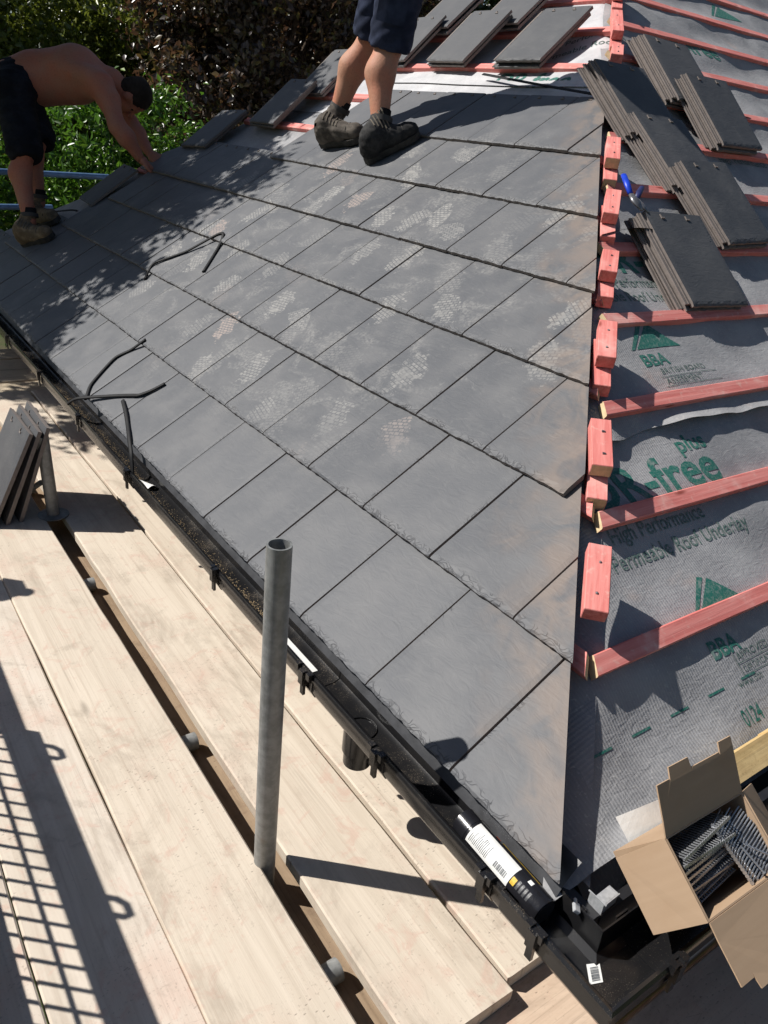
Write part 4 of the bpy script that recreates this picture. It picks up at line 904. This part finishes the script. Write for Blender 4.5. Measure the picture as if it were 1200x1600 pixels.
# ------------------------------------------------------------------ organic meshes: signed distance field -> surface nets
def surfnet(fn, lo, hi, res):
    lo = np.array(lo, float); hi = np.array(hi, float); n = np.ceil((hi - lo) / res).astype(int) + 1
    g = np.stack(np.meshgrid(*[lo[i] + res * np.arange(n[i]) for i in range(3)], indexing='ij'), -1).astype(np.float32)
    d = fn(g.reshape(-1, 3)).reshape(n)
    s = d < 0
    acc = np.zeros((*(n - 1), 3), np.float32); cnt = np.zeros(n - 1, np.float32)
    base = np.stack(np.meshgrid(*[np.arange(k) for k in n - 1], indexing='ij'), -1).astype(np.float32)
    C = [(i, j, k) for i in (0, 1) for j in (0, 1) for k in (0, 1)]
    sl = lambda c: tuple(slice(c[a], n[a] - 1 + c[a]) for a in range(3))
    for a in range(8):
        for b_ in range(a + 1, 8):
            ca, cb = np.array(C[a]), np.array(C[b_])
            if np.abs(ca - cb).sum() != 1: continue
            da, db = d[sl(C[a])], d[sl(C[b_])]; x = (da < 0) != (db < 0)
            t = np.where(x, da / np.where(x, da - db, 1), 0)[..., None]
            acc += np.where(x[..., None], ca + (cb - ca) * t, 0); cnt += x
    act = cnt > 0; idx = -np.ones(n - 1, int); idx[act] = np.arange(act.sum())
    v = lo + res * (base[act] + acc[act] / cnt[act][:, None]); F = []
    for ax in range(3):
        o1, o2 = (ax + 1) % 3, (ax + 2) % 3
        sa = [slice(None)] * 3; sb = [slice(None)] * 3
        sa[ax] = slice(0, n[ax] - 1); sb[ax] = slice(1, n[ax])
        for o in (o1, o2): sa[o] = slice(1, n[o] - 1); sb[o] = slice(1, n[o] - 1)
        A_, B_ = s[tuple(sa)], s[tuple(sb)]
        for flip, mk in ((False, A_ & ~B_), (True, ~A_ & B_)):
            ii = np.argwhere(mk)
            if len(ii) == 0: continue
            ii[:, o1] += 1; ii[:, o2] += 1
            def gi(d1, d2):
                q = ii.copy(); q[:, o1] -= d1; q[:, o2] -= d2; return idx[q[:, 0], q[:, 1], q[:, 2]]
            quad = np.stack([gi(1, 1), gi(0, 1), gi(0, 0), gi(1, 0)], 1)
            F.append(quad[:, ::-1] if flip else quad)
    return v, np.concatenate(F)
def smin(a, b_, k):
    h = np.clip(0.5 + 0.5 * (b_ - a) / k, 0, 1); return b_ + (a - b_) * h - k * h * (1 - h)
def cone(a, b_, ra, rb, sq=None):
    a, b_ = np.array(a, np.float32), np.array(b_, np.float32); ab = b_ - a; L2 = ab @ ab
    def f(p):
        t = np.clip((p - a) @ ab / L2, 0, 1); q = p - (a + t[:, None] * ab)
        if sq is not None:
            ax = np.array(sq[0], np.float32); ax = ax / np.linalg.norm(ax); q = q + np.outer(q @ ax, ax) * (sq[1] - 1)
        return np.linalg.norm(q, axis=1) - (ra + (rb - ra) * t)
    return f
def ell(c, X, Y, Z, r):
    c = np.array(c, np.float32); Rm = np.stack([np.array(X), np.array(Y), np.array(Z)]).astype(np.float32); r = np.array(r, np.float32)
    def f(p):
        q = (p - c) @ Rm.T; k = np.linalg.norm(q / r, axis=1); return (k - 1) * r.min() * np.where(k > 1, 1, 1) * 1.0
    return f
def union_f(prims, k):
    def f(p):
        d = prims[0](p)
        for q in prims[1:]: d = smin(d, q(p), k)
        return d
    return f
def sdf_obj(name, parts, mats, parent, **kw):
    V, Fq, off = [], [], 0
    for fn, lo, hi, res in parts:
        v, f = surfnet(fn, lo, hi, res); V.append(v); Fq.append(f + off); off += len(v)
    V = np.concatenate(V); Fq = np.concatenate(Fq)
    me = bpy.data.meshes.new(name); me.from_pydata(V.tolist(), [], Fq.tolist()); me.materials.append(MAT[mats])
    me.polygons.foreach_set('use_smooth', [True] * len(me.polygons)); me.update()
    return link(name, me, parent, **kw)
def bb(pts, pad): a = np.array(pts); return a.min(0) - pad, a.max(0) + pad
def unit(v): v = np.array(v, float); return v / np.linalg.norm(v)
def boot(parent, heel, toe, up, ank, mat, knee):
    heel, toe, up, ank = map(lambda q: np.array(q, float), (heel, toe, up, ank)); f = unit(toe - heel); up = unit(up - f * (up @ f)); sd_ = np.cross(f, up)
    L = 0.29; at = lambda a, b_, c: heel + f * a * L + sd_ * b_ * 0.9 + up * c * 0.96
    prims = [cone(at(0.15, 0, 0.052), at(0.55, 0, 0.056), 0.040, 0.043), cone(at(0.55, 0, 0.052), at(0.86, 0, 0.045), 0.045, 0.042), cone(at(0.14, 0, 0.05), at(0.20, 0, 0.10), 0.042, 0.046), cone(at(0.45, 0, 0.075), at(0.28, 0, 0.115), 0.040, 0.045), cone(at(0.20, 0, 0.08), np.array(ank) + unit(np.array(knee) - np.array(ank)) * 0.06, 0.045, 0.048)]
    un = union_f(prims, 0.03); topn = unit(np.array(knee) - np.array(ank)); tp = np.array(ank) + topn * 0.050
    def fn(p):
        d = np.maximum(un(p), (p - tp) @ topn); d = np.maximum(d, -((p - heel) @ up - 0.016))
        return d + 0.0018 * np.sin(p[:, 2] * 190) * np.sin(p[:, 0] * 130 + p[:, 1] * 90)
    lo, hi = bb([heel, toe, ank, tp], 0.09); o = sdf_obj('boot', [(fn, lo, hi, 0.006)], mat, parent)
    # sole
    out = [(0.02, 0.034), (0.0, 0.0)]; prof = [(0.03, 0.036), (0.15, 0.041), (0.32, 0.037), (0.5, 0.043), (0.7, 0.052), (0.86, 0.048), (0.97, 0.030), (1.0, 0.0), (0.97, -0.026), (0.86, -0.042), (0.7, -0.048), (0.5, -0.041), (0.32, -0.037), (0.15, -0.041), (0.03, -0.036), (-0.015, 0.0)]
    b_ = MB(); n_ = len(prof); b_.add([at(a, s_ * 1.05, 0.0) for a, s_ in prof] + [at(a, s_ * 1.12, 0.030) for a, s_ in prof], [tuple(range(n_)), tuple(n_ + k for k in range(n_))[::-1]] + [(k, (k + 1) % n_, n_ + (k + 1) % n_, n_ + k) for k in range(n_)])
    me = fixn(mesh('sole', b_.v, b_.f, 'rubber')); link('sole', me, o)
    def drape(a, ws, lift):      # polyline lying over the upper at station a
        pts = []
        for s_ in ws:
            zz = 0.22
            while zz > 0.02 and un(at(a, s_, zz)[None, :].astype(np.float32))[0] > 0: zz -= 0.003
            pts.append(at(a, s_, zz + lift))
        return pts
    for k in range(5):
        b_ = MB(); b_.tube(drape(0.34 + 0.055 * k, (-0.030, -0.016, 0.0, 0.016, 0.030), 0.002), 0.0034, 6); b_.build('lace', 'lace', o)
    b_ = MB(); b_.tube(drape(0.74, (-0.040, -0.030, -0.016, 0.0, 0.016, 0.030, 0.040), 0.0005), 0.0028, 6); b_.build('toe_seam', 'rubber', o)
    b_ = MB(); b_.pipe(tp - topn * 0.020, tp + topn * 0.004, 0.053, 0.042, 24); link('collar', shade_auto(fixn(mesh('collar', b_.v, b_.f, 'collar'))), o)
    c0 = np.array(ank) + topn * 0.03; b_ = MB(); b_.pipe(c0 + topn * 0.012, c0 + topn * 0.055, 0.043, 0.034, 20); link('sock', shade_auto(fixn(mesh('sock', b_.v, b_.f, 'sock'))), parent)
    return o
def hand(wr, d, nrm, L=0.19, thumb=1, curl=0.25):   # palm, four fingers and a thumb
    wr, d = np.array(wr, float), unit(d); nrm = unit(np.array(nrm) - d * (np.array(nrm) @ d)); s_ = np.cross(nrm, d)
    at = lambda a, b_, c: wr + d * a + s_ * b_ + nrm * c
    pr_ = [cone(at(0, 0, 0), at(0.03, 0, 0), 0.027, 0.028), cone(at(0.03, -0.020, 0), at(0.088, -0.028, 0), 0.019, 0.014), cone(at(0.03, 0.0, 0), at(0.092, -0.008, 0), 0.019, 0.014), cone(at(0.03, 0.012, 0), at(0.090, 0.012, 0), 0.019, 0.014), cone(at(0.03, 0.02, 0), at(0.080, 0.030, 0), 0.018, 0.013)]
    fg = []
    for b_, ln, sp_ in ((-0.030, 0.070, -0.10), (-0.009, 0.080, -0.02), (0.012, 0.074, 0.06), (0.032, 0.058, 0.16)):
        p0 = at(0.086, b_, 0); p1 = at(0.086 + ln * 0.52, b_ + sp_ * 0.04, -curl * 0.02); p2 = at(0.086 + ln * 0.95, b_ + sp_ * 0.07, -curl * 0.10)
        fg += [cone(p0, p1, 0.0100, 0.0090), cone(p1, p2, 0.0090, 0.0072)]
    t0 = at(0.030, -0.026 * thumb, -0.004); t1 = at(0.062, -0.056 * thumb, -0.012); t2 = at(0.092, -0.068 * thumb, -0.016); fg += [cone(t0, t1, 0.0145, 0.0115), cone(t1, t2, 0.0110, 0.0085)]
    f1 = union_f(pr_, 0.012); f2 = union_f(fg, 0.003); lo, hi = bb([wr, at(0.18, 0.05, 0.03), at(0.18, -0.09, -0.05), at(0, 0.05, -0.03), at(0, -0.09, 0.03)], 0.03)
    return (lambda p: smin(f1(p), f2(p), 0.006), lo, hi, 0.0055)
def head_prims(c, fwd, up, sc=1.0):
    c = np.array(c, float); f = unit(fwd); u = unit(np.array(up) - f * (np.array(up) @ f)); r = np.cross(f, u); at = lambda a, b_, d: c + (f * a + r * b_ + u * d) * sc
    pr_ = [ell(at(-0.008, 0, 0.030), f, r, u, np.array((0.098, 0.077, 0.092)) * sc), ell(at(0.020, 0, -0.045), f, r, u, np.array((0.066, 0.058, 0.078)) * sc), ell(at(0.070, 0, -0.095), f, r, u, np.array((0.024, 0.028, 0.018)) * sc),
           cone(at(0.088, 0, 0.010), at(0.112, 0, -0.030), 0.010 * sc, 0.015 * sc), cone(at(0.082, -0.03, 0.022), at(0.082, 0.03, 0.022), 0.012 * sc, 0.012 * sc), cone(at(0.083, -0.018, -0.062), at(0.083, 0.018, -0.062), 0.008 * sc, 0.008 * sc)]
    for s_ in (-1, 1): pr_ += [ell(at(0.0, 0.078 * s_, -0.012), f, r, u, np.array((0.022, 0.010, 0.034)) * sc), ell(at(0.066, 0.030 * s_, -0.030), f, r, u, np.array((0.02, 0.02, 0.018)) * sc)]
    hair = [ell(at(-0.016, 0, 0.040), f, r, u, np.array((0.103, 0.084, 0.095)) * sc), ell(at(-0.055, 0, -0.015), f, r, u, np.array((0.055, 0.070, 0.060)) * sc)]
    hu = union_f(hair, 0.02); fr = at(0.060, 0, 0.0)
    def hf(p):
        d = hu(p) + 0.004 * np.sin(p[:, 0] * 260) * np.sin(p[:, 1] * 240 + p[:, 2] * 200)
        q = (p - c) @ f; z = (p - c) @ u
        return np.maximum(d, q - (0.045 + 0.55 * np.maximum(z, -0.2)) * sc)
    eyes = [at(0.072, s_ * 0.030, -0.003) for s_ in (-1, 1)]
    return pr_, hf, c, eyes
def eyes_obj(eyes, parent):
    for e in eyes:
        b_ = bmesh.new(); bmesh.ops.create_uvsphere(b_, u_segments=10, v_segments=8, radius=0.010); me = bpy.data.meshes.new('eye'); b_.to_mesh(me); b_.free(); me.materials.append(MAT['hair']); link('eye', me, parent, Matrix.Translation(tuple(e)))
NAv = np.array((-SI, 0, CO))
wr_ = lambda p, a: a * (np.sin(p[:, 2] * 62 + 3 * np.sin(p[:, 0] * 23)) * np.sin(p[:, 0] * 31 + p[:, 1] * 37) + 0.6 * np.sin(p[:, 2] * 120 + p[:, 1] * 60))
def limb(a, b_, ra, rm, rb, push, pm=0.35):    # limb with a muscle belly
    a, b_ = np.array(a, float), np.array(b_, float); mdl = a + (b_ - a) * pm + np.array(push); return [cone(a, mdl, ra, rm), cone(mdl, b_, rm, rb)]

# --- roofer standing on the tiles, seen from the knees down
p1 = empty('person', (1.45, 2.95, 1.0), 'Roofer in navy work shorts and dark boots standing on the laid tiles', 'person')
p1.location = (0, 0, 0)
aN, kN, hN = (1.450, 2.822, 1.125), (1.520, 2.900, 1.490), (1.500, 2.790, 1.900)
aF, kF, hF = (1.500, 3.300, 1.165), (1.605, 3.185, 1.515), (1.575, 3.010, 1.915)
pel, che, nek, hea = (1.535, 2.895, 1.960), (1.41, 2.72, 2.30), (1.33, 2.62, 2.52), (1.29, 2.54, 2.66)
bk_ = np.array((-0.03, 0.045, 0.0))      # calf bulges to the rear-left
leg = limb(kN, aN, 0.060, 0.066, 0.037, bk_ * 0.6, 0.36) + limb(kF, aF, 0.060, 0.066, 0.037, np.array((-0.035, 0.02, 0)) * 0.7, 0.36) + limb(hN, kN, 0.088, 0.080, 0.058, (0.01, 0, 0)) + limb(hF, kF, 0.088, 0.080, 0.058, (0.01, 0, 0))
torso = [cone(pel, che, 0.135, 0.155), cone(che, nek, 0.14, 0.065), cone(nek, hea, 0.058, 0.060)]
shN, shF = (1.27, 2.56, 2.40), (1.44, 2.83, 2.44)
elN, wN = (1.42, 2.46, 2.16), (1.62, 2.52, 2.04); elF, wF = (1.62, 2.86, 2.18), (1.72, 2.72, 2.0)
arms = [cone(shN, elN, 0.052, 0.042), cone(elN, wN, 0.042, 0.028), cone(shF, elF, 0.052, 0.042), cone(elF, wF, 0.042, 0.028)]
hp, hf, hc, ey = head_prims(hea, (0.75, -0.62, -0.25), (-0.1, -0.2, 1))
lo, hi = bb([aN, aF, hea, elN, elF, shN, shF, wN, wF, pel], 0.17)
body = union_f(leg + torso + arms, 0.035); hd_ = union_f(hp, 0.012)
h1 = hand(wN, (0.6, 0.3, -0.6), (0.3, -0.6, 0.4)); h2 = hand(wF, (0.5, -0.5, -0.6), (0.5, 0.5, 0.4), thumb=-1)
sdf_obj('body', [(lambda p: smin(body(p), hd_(p), 0.02), lo, hi, 0.012), h1, h2], 'skin', p1)
lo2, hi2 = bb([hc], 0.16); sdf_obj('hair', [(hf, lo2, hi2, 0.010)], 'hair', p1); eyes_obj(ey, p1)
def shorts(name, hips, knees, pelv, up_ax, waist, mat, parent, flare, cut, hemdrop=(0, 0)):
    prs = []
    for i, (h_, k_) in enumerate(zip(hips, knees)):
        h_, k_ = np.array(h_), np.array(k_); prs.append((cone(h_, k_, 0.112, flare), h_ + (k_ - h_) * (cut[i]), unit(k_ - h_)))
    pv = union_f([cone(hips[0], hips[1], 0.13, 0.13), cone(pelv, np.array(pelv) + unit(up_ax) * 0.10, 0.150, 0.146)], 0.05); ua = unit(up_ax); wp = np.array(waist)
    def fn(p):
        d = pv(p)
        for c_, hp_, hn in prs:
            q = np.maximum(c_(p), (p - hp_) @ hn); q = np.maximum(q, -(np.maximum(c_(p) + 0.012, -1) ) - 1e3 * (((p - hp_) @ hn) < -0.008)); d = smin(d, q, 0.03)
        return np.maximum(d, (p - wp) @ ua) + wr_(p, 0.0032)
    lo, hi = bb(list(hips) + list(knees) + [pelv, waist], 0.19); return sdf_obj(name, [(fn, lo, hi, 0.0085)], mat, parent)
sh1 = shorts('shorts', [hN, hF], [kN, kF], pel, np.array(che) - np.array(pel), np.array(pel) + unit(np.array(che) - np.array(pel)) * 0.06, 'navy_cloth', p1, 0.100, (1.06, 0.97))
# cargo pocket and hem band on the near leg
q = MB(); hnv = np.array(hN); knv = np.array(kN); ax_ = unit(knv - hnv); sdv = unit(np.cross(ax_, (0.816, -0.57, 0.1))); outv = -unit(np.array(R_FWD) - ax_ * (np.array(R_FWD) @ ax_)); 
def pk(a, s_, o_): return hnv + (knv - hnv) * a + np.cross(outv, ax_) * s_ + outv * o_
q.grid(lambda a, c_: pk(0.38 + 0.42 * c_, -0.07 + 0.13 * a, 0.112 + 0.006 * math.sin(a * 3.1) - 0.016 * abs(a - 0.5)), 8, 6); q.grid(lambda a, c_: pk(0.35 + 0.10 * c_, -0.075 + 0.14 * a, 0.118 + 0.006 * math.sin(a * 3.1) - 0.016 * abs(a - 0.5)), 8, 2); q.build('cargo_pocket', 'navy_cloth', p1, None, True)
tors = union_f([cone(pel, che, 0.150, 0.172), cone(che, np.array(che) + (np.array(nek) - np.array(che)) * 0.7, 0.155, 0.10), cone(shN, elN, 0.070, 0.062), cone(shF, elF, 0.070, 0.062), cone(shN, shF, 0.075, 0.075)], 0.04)
upx = unit(np.array(nek) - np.array(pel))
def shirt(p):
    d = np.maximum(tors(p), (p - (np.array(nek) - upx * 0.02)) @ upx); d = np.maximum(d, -((p - (np.array(pel) + upx * 0.02)) @ upx))
    for s_, e_ in ((shN, elN), (shF, elF)):
        ax2 = unit(np.array(e_) - np.array(s_)); c_ = np.linalg.norm(p - np.array(e_), axis=1) < 0.13; d = np.where(c_, np.maximum(d, (p - (np.array(e_) - ax2 * 0.07)) @ ax2), d)
    return d + wr_(p, 0.003)
lo, hi = bb([pel, che, nek, elN, elF, shN, shF], 0.19); sdf_obj('shirt', [(shirt, lo, hi, 0.012)], 'shirt_cloth', p1)
boot(p1, (1.402, 2.842, 0.972), (1.640, 2.735, 1.130), NAv, aN, 'boot_black', kN); boot(p1, (1.476, 3.372, 1.022), (1.560, 3.095, 1.078), NAv, aF, 'boot_brown', kF)

# --- bare-backed roofer bending over at the far end of the courses
p2 = empty('person', (0.4, 5.2, 0.3), 'Shirtless roofer in black shorts bending over at the far end of the roof', 'person'); p2.location = (0, 0, 0)
aN, kN, hN = (0.360, 5.105, 0.375), (0.392, 5.215, 0.800), (0.405, 5.420, 1.125)
aF, kF, hF = (0.485, 5.360, 0.465), (0.520, 5.400, 0.870), (0.480, 5.655, 1.150)
pel, wai, che, nek, hea = (0.455, 5.550, 1.165), (0.575, 5.515, 1.215), (0.790, 5.375, 1.262), (0.975, 5.262, 1.250), (1.085, 5.190, 1.165)
shN, shF = (0.868, 5.150, 1.205), (0.985, 5.450, 1.235)
elN, wN = (0.905, 4.965, 0.985), (1.025, 4.915, 0.815); elF, wF = (1.105, 5.290, 1.000), (1.150, 5.075, 0.838)
legs = limb(kN, aN, 0.060, 0.064, 0.038, (-0.03, 0.03, 0)) + limb(kF, aF, 0.060, 0.064, 0.038, (-0.03, 0.03, 0)) + limb(hN, kN, 0.098, 0.086, 0.062, (0, 0, 0)) + limb(hF, kF, 0.098, 0.086, 0.062, (0, 0, 0))
upv = np.array((0, 0, 1.0))
tor = [cone(pel, wai, 0.150, 0.150), cone(wai, che, 0.150, 0.168), cone(np.array(wai) - upv * 0.045, np.array(che) - upv * 0.05, 0.12, 0.125), cone(che, shN, 0.150, 0.085), cone(che, shF, 0.150, 0.085), cone(che, nek, 0.135, 0.066), cone(nek, hea, 0.062, 0.060),
       cone((0.80, 5.16, 1.255), (0.66, 5.36, 1.300), 0.055, 0.06)]
arm = limb(shN, elN, 0.076, 0.066, 0.048, (0.014, -0.010, 0)) + limb(elN, wN, 0.049, 0.052, 0.032, (0.006, -0.006, 0)) + limb(shF, elF, 0.074, 0.062, 0.046, (0.012, -0.008, 0)) + limb(elF, wF, 0.048, 0.050, 0.031, (0, 0, 0))
hp, hf, hc, ey = head_prims(hea, (0.10, -0.05, -0.98), (0.84, -0.52, 0.12))
hd2 = union_f(hp, 0.012); bod2 = union_f(legs + tor + arm, 0.04)
sp0, sp1 = np.array(wai) + upv * 0.15, np.array(che) + upv * 0.165; spd = unit(sp1 - sp0)
def body2(p):
    d = smin(bod2(p), hd2(p), 0.02); q = p - sp0; t = q @ spd; r_ = np.linalg.norm(q - np.outer(t, spd), axis=1)
    return d + 0.006 * np.exp(-(r_ / 0.022) ** 2) * ((t > -0.2) & (t < 0.4))      # groove of the spine
lo, hi = bb([aN, aF, hea, pel, elN, wN, shF, elF, wF], 0.19)
h1 = hand(wN, (0.62, -0.12, -0.50), (-0.50, 0.05, 0.86), curl=0.5); h2 = hand(wF, (0.40, -0.55, -0.45), (-0.5, -0.1, 0.86), thumb=-1, curl=0.5)
sdf_obj('body', [(body2, lo, hi, 0.012), h1, h2], 'skin_tan', p2)
lo2, hi2 = bb([hc], 0.16); sdf_obj('hair', [(hf, lo2, hi2, 0.009)], 'hair', p2); eyes_obj(ey, p2)
tdir = unit(np.array(wai) - np.array(pel)); shorts('shorts', [hN, hF], [kN, kF], pel, (0.62, -0.2, 0.30), np.array((0.545, 5.515, 1.20)), 'black_cloth', p2, 0.112, (1.20, 1.20))
boot(p2, (0.330, 5.160, 0.222), (0.462, 4.905, 0.318), NAv, aN, 'boot_tan', kN); boot(p2, (0.462, 5.42, 0.315), (0.560, 5.14, 0.385), NAv, aF, 'boot_tan', kF)

# ------------------------------------------------------------------ trees
def leaves(cl, n, spread, size, rng, aspect=0.55, droop=0.3):
    k = len(cl); ci = rng.integers(0, k, n); P = cl[ci] + rng.normal(0, 1, (n, 3)) * spread * np.array((1, 1, 0.7)) * rng.uniform(0.35, 1.0, (n, 1))
    d = rng.normal(0, 1, (n, 3)); d[:, 2] -= droop; d /= np.linalg.norm(d, axis=1)[:, None]
    nn = rng.normal(0, 1, (n, 3)); nn[:, 2] += 0.9; s_ = np.cross(d, nn); s_ /= np.linalg.norm(s_, axis=1)[:, None] + 1e-9; up = np.cross(s_, d)
    L = size * rng.uniform(0.65, 1.25, (n, 1)); Wd = L * aspect * rng.uniform(0.8, 1.15, (n, 1))
    V = np.stack([P, P + d * L * 0.45 - s_ * Wd * 0.5 + up * L * 0.10, P + d * L - up * L * 0.06, P + d * L * 0.45 + s_ * Wd * 0.5 + up * L * 0.10], 1).reshape(-1, 3)
    return V
def leaf_mesh(name, V, mat):
    n = len(V) // 4; me = bpy.data.meshes.new(name); me.vertices.add(len(V)); me.vertices.foreach_set('co', V.astype(np.float32).ravel())
    i = np.arange(n)[:, None] * 4; F = np.concatenate([i + np.array([[0, 1, 2]]), i + np.array([[0, 2, 3]])], 1).reshape(-1)
    me.loops.add(len(F)); me.loops.foreach_set('vertex_index', F.astype(np.int32)); me.polygons.add(2 * n); me.polygons.foreach_set('loop_start', np.arange(0, 6 * n, 3, dtype=np.int32)); me.polygons.foreach_set('loop_total', np.full(2 * n, 3, np.int32))
    me.materials.append(MAT[mat]); me.update(calc_edges=True); me.validate(); return me
def tree(name, label, base, blobs, nleaf, size, mat, seed, ncl, spread, trunk_r=0.12, cat='tree', group=None, aspect=0.55):
    rng = np.random.default_rng(seed); rs = random.Random(seed); t = empty(name, base, label, cat, group); B0 = np.array(base)
    cl = []; vol = np.array([r[0] * r[1] * r[2] for _, r in blobs]); vol = vol / vol.sum()
    for (c, r), w_ in zip(blobs, vol):
        m_ = max(4, int(ncl * w_)); q = rng.normal(0, 1, (m_, 3)); q /= np.linalg.norm(q, axis=1)[:, None]; q *= rng.uniform(0.25, 1.0, (m_, 1)) ** 0.45; cl.append(np.array(c) + q * np.array(r))
    cl = np.concatenate(cl); wt = rng.uniform(0.3, 1, len(cl))
    V = leaves(cl, nleaf, spread, size, rng, aspect) - B0; link('crown', leaf_mesh('crown', V, mat), t)
    b_ = MB(); cen = np.mean([np.array(c) for c, _ in blobs], 0); top = cen - B0
    path = [Vector((0, 0, 0)), Vector(top * 0.3) + Vector((rs.uniform(-.1, .1), rs.uniform(-.1, .1), 0)), Vector(top * 0.65) + Vector((rs.uniform(-.15, .15), rs.uniform(-.15, .15), 0)), Vector(top)]
    b_.tube(path, [trunk_r, trunk_r * 0.8, trunk_r * 0.55, trunk_r * 0.25], 10); b_.build('trunk', 'bark', t, None, True)
    b_ = MB()
    for i in range(26):
        e = cl[rng.integers(0, len(cl))] - B0; s0 = np.array(path[1]) + (np.array(path[3]) - np.array(path[1])) * rs.uniform(0.0, 0.95); md = (s0 + e) / 2 + np.array((rs.uniform(-.15, .15), rs.uniform(-.15, .15), rs.uniform(0, .2)))
        b_.tube([s0, md, e], [trunk_r * 0.32, trunk_r * 0.18, 0.006], 6)
    b_.build('limbs', 'bark', t, None, True); return t
GT = 'garden trees behind the roof'
tree('copper_beech', 'Copper-leaved tree with purple-brown foliage directly behind the standing roofer', (4.6, 9.9, -2.9), [((3.6, 9.3, 1.2), (1.0, 1.0, 1.5)), ((4.7, 9.3, 2.3), (1.3, 1.1, 1.5)), ((5.9, 9.7, 2.2), (1.2, 1.1, 1.6)), ((3.2, 9.4, 2.6), (0.7, 0.8, 0.9)), ((4.0, 9.2, 0.3), (1.2, 0.9, 0.9))], 62000, 0.095, 'leaf_copper', 3, 420, 0.20, 0.16, group=GT)
tree('olive_green_tree', 'Olive green tree filling the top left corner behind the bending roofer', (1.9, 11.2, -2.9), [((1.6, 10.9, 1.6), (1.3, 1.0, 1.3)), ((2.7, 11.2, 1.75), (1.0, 0.9, 1.05)), ((0.6, 10.9, 1.9), (1.1, 1.0, 1.4)), ((2.6, 11.3, 0.9), (1.4, 0.9, 1.3))], 52000, 0.085, 'leaf_olive', 5, 380, 0.20, 0.15, group=GT)
tree('leafy_shrub', 'Bright green leafy shrub low behind the arms of the bending roofer', (1.7, 8.1, -2.9), [((1.75, 8.0, 0.55), (0.75, 0.6, 0.75)), ((1.05, 8.3, 0.15), (0.6, 0.6, 0.75)), ((2.3, 7.9, 0.65), (0.45, 0.5, 0.75)), ((1.6, 8.0, -0.7), (1.1, 0.7, 0.8)), ((0.4, 8.3, 0.35), (0.5, 0.5, 0.6))], 26000, 0.085, 'leaf_green', 8, 200, 0.16, 0.06, 'shrub', aspect=0.42)
tree('dark_evergreen', 'Dark evergreen tree far behind the others, seen in gaps beside the standing roofer', (5.5, 13.2, -2.9), [((5.2, 12.8, 1.5), (2.6, 1.0, 2.6)), ((7.6, 11.9, 2.2), (1.6, 1.2, 2.2)), ((2.6, 13.4, 1.4), (1.7, 1.0, 2.2)), ((0.2, 13.4, 0.5), (1.6, 1.0, 1.5))], 60000, 0.13, 'leaf_dark', 11, 420, 0.28, 0.2, group=GT)
tree('shade_tree', 'Tall tree left of the roof whose leafy shadow dapples the far courses', (-1.6, 8.2, -2.9), [((-1.23, 4.97, 2.06), (0.17, 0.14, 0.14)), ((-0.88, 4.87, 2.31), (0.15, 0.12, 0.12)), ((-0.43, 5.03, 2.62), (0.17, 0.14, 0.14)), ((-0.13, 4.95, 2.82), (0.15, 0.12, 0.12)), ((-1.43, 4.80, 1.93), (0.12, 0.10, 0.10)), ((-1.53, 5.59, 2.07), (0.30, 0.27, 0.26)), ((-1.18, 5.59, 2.21), (0.34, 0.31, 0.29)), ((-0.88, 5.44, 2.41), (0.34, 0.31, 0.29)), ((-0.58, 5.49, 2.62), (0.34, 0.31, 0.29)), ((-0.28, 5.44, 2.83), (0.32, 0.29, 0.27)), ((-0.03, 5.59, 3.11), (0.32, 0.29, 0.27)), ((0.21, 5.84, 3.39), (0.34, 0.31, 0.29)), ((0.51, 6.14, 3.59), (0.34, 0.31, 0.29)), ((-1.54, 6.34, 2.18), (0.45, 0.41, 0.38)), ((-1.09, 6.29, 2.49), (0.45, 0.41, 0.38)), ((-0.64, 6.24, 2.80), (0.45, 0.41, 0.38)), ((-0.19, 6.19, 3.11), (0.42, 0.38, 0.36)), ((-1.44, 7.08, 2.46), (0.50, 0.45, 0.42)), ((-0.99, 7.12, 2.88), (0.55, 0.50, 0.47)), ((-0.49, 6.88, 3.12), (0.50, 0.45, 0.42)), ((-1.45, 7.75, 3.32), (0.60, 0.54, 0.51)), ((-0.85, 7.95, 3.73), (0.60, 0.54, 0.51)), ((-1.95, 8.16, 2.76), (0.60, 0.54, 0.51))], 95000, 0.090, 'leaf_olive', 14, 620, 0.10, 0.10, group=GT, aspect=0.42)
tree('dark_tree', 'Dark tree seen at the top edge between the standing roofer and the loose tiles', (9.5, 11.5, -2.9), [((8.2, 10.2, 2.9), (1.2, 1.0, 1.6)), ((10.0, 10.5, 3.2), (1.5, 1.2, 1.8)), ((7.0, 10.6, 3.2), (1.0, 1.0, 1.4))], 26000, 0.12, 'leaf_dark', 21, 200, 0.24, 0.16, group=GT)
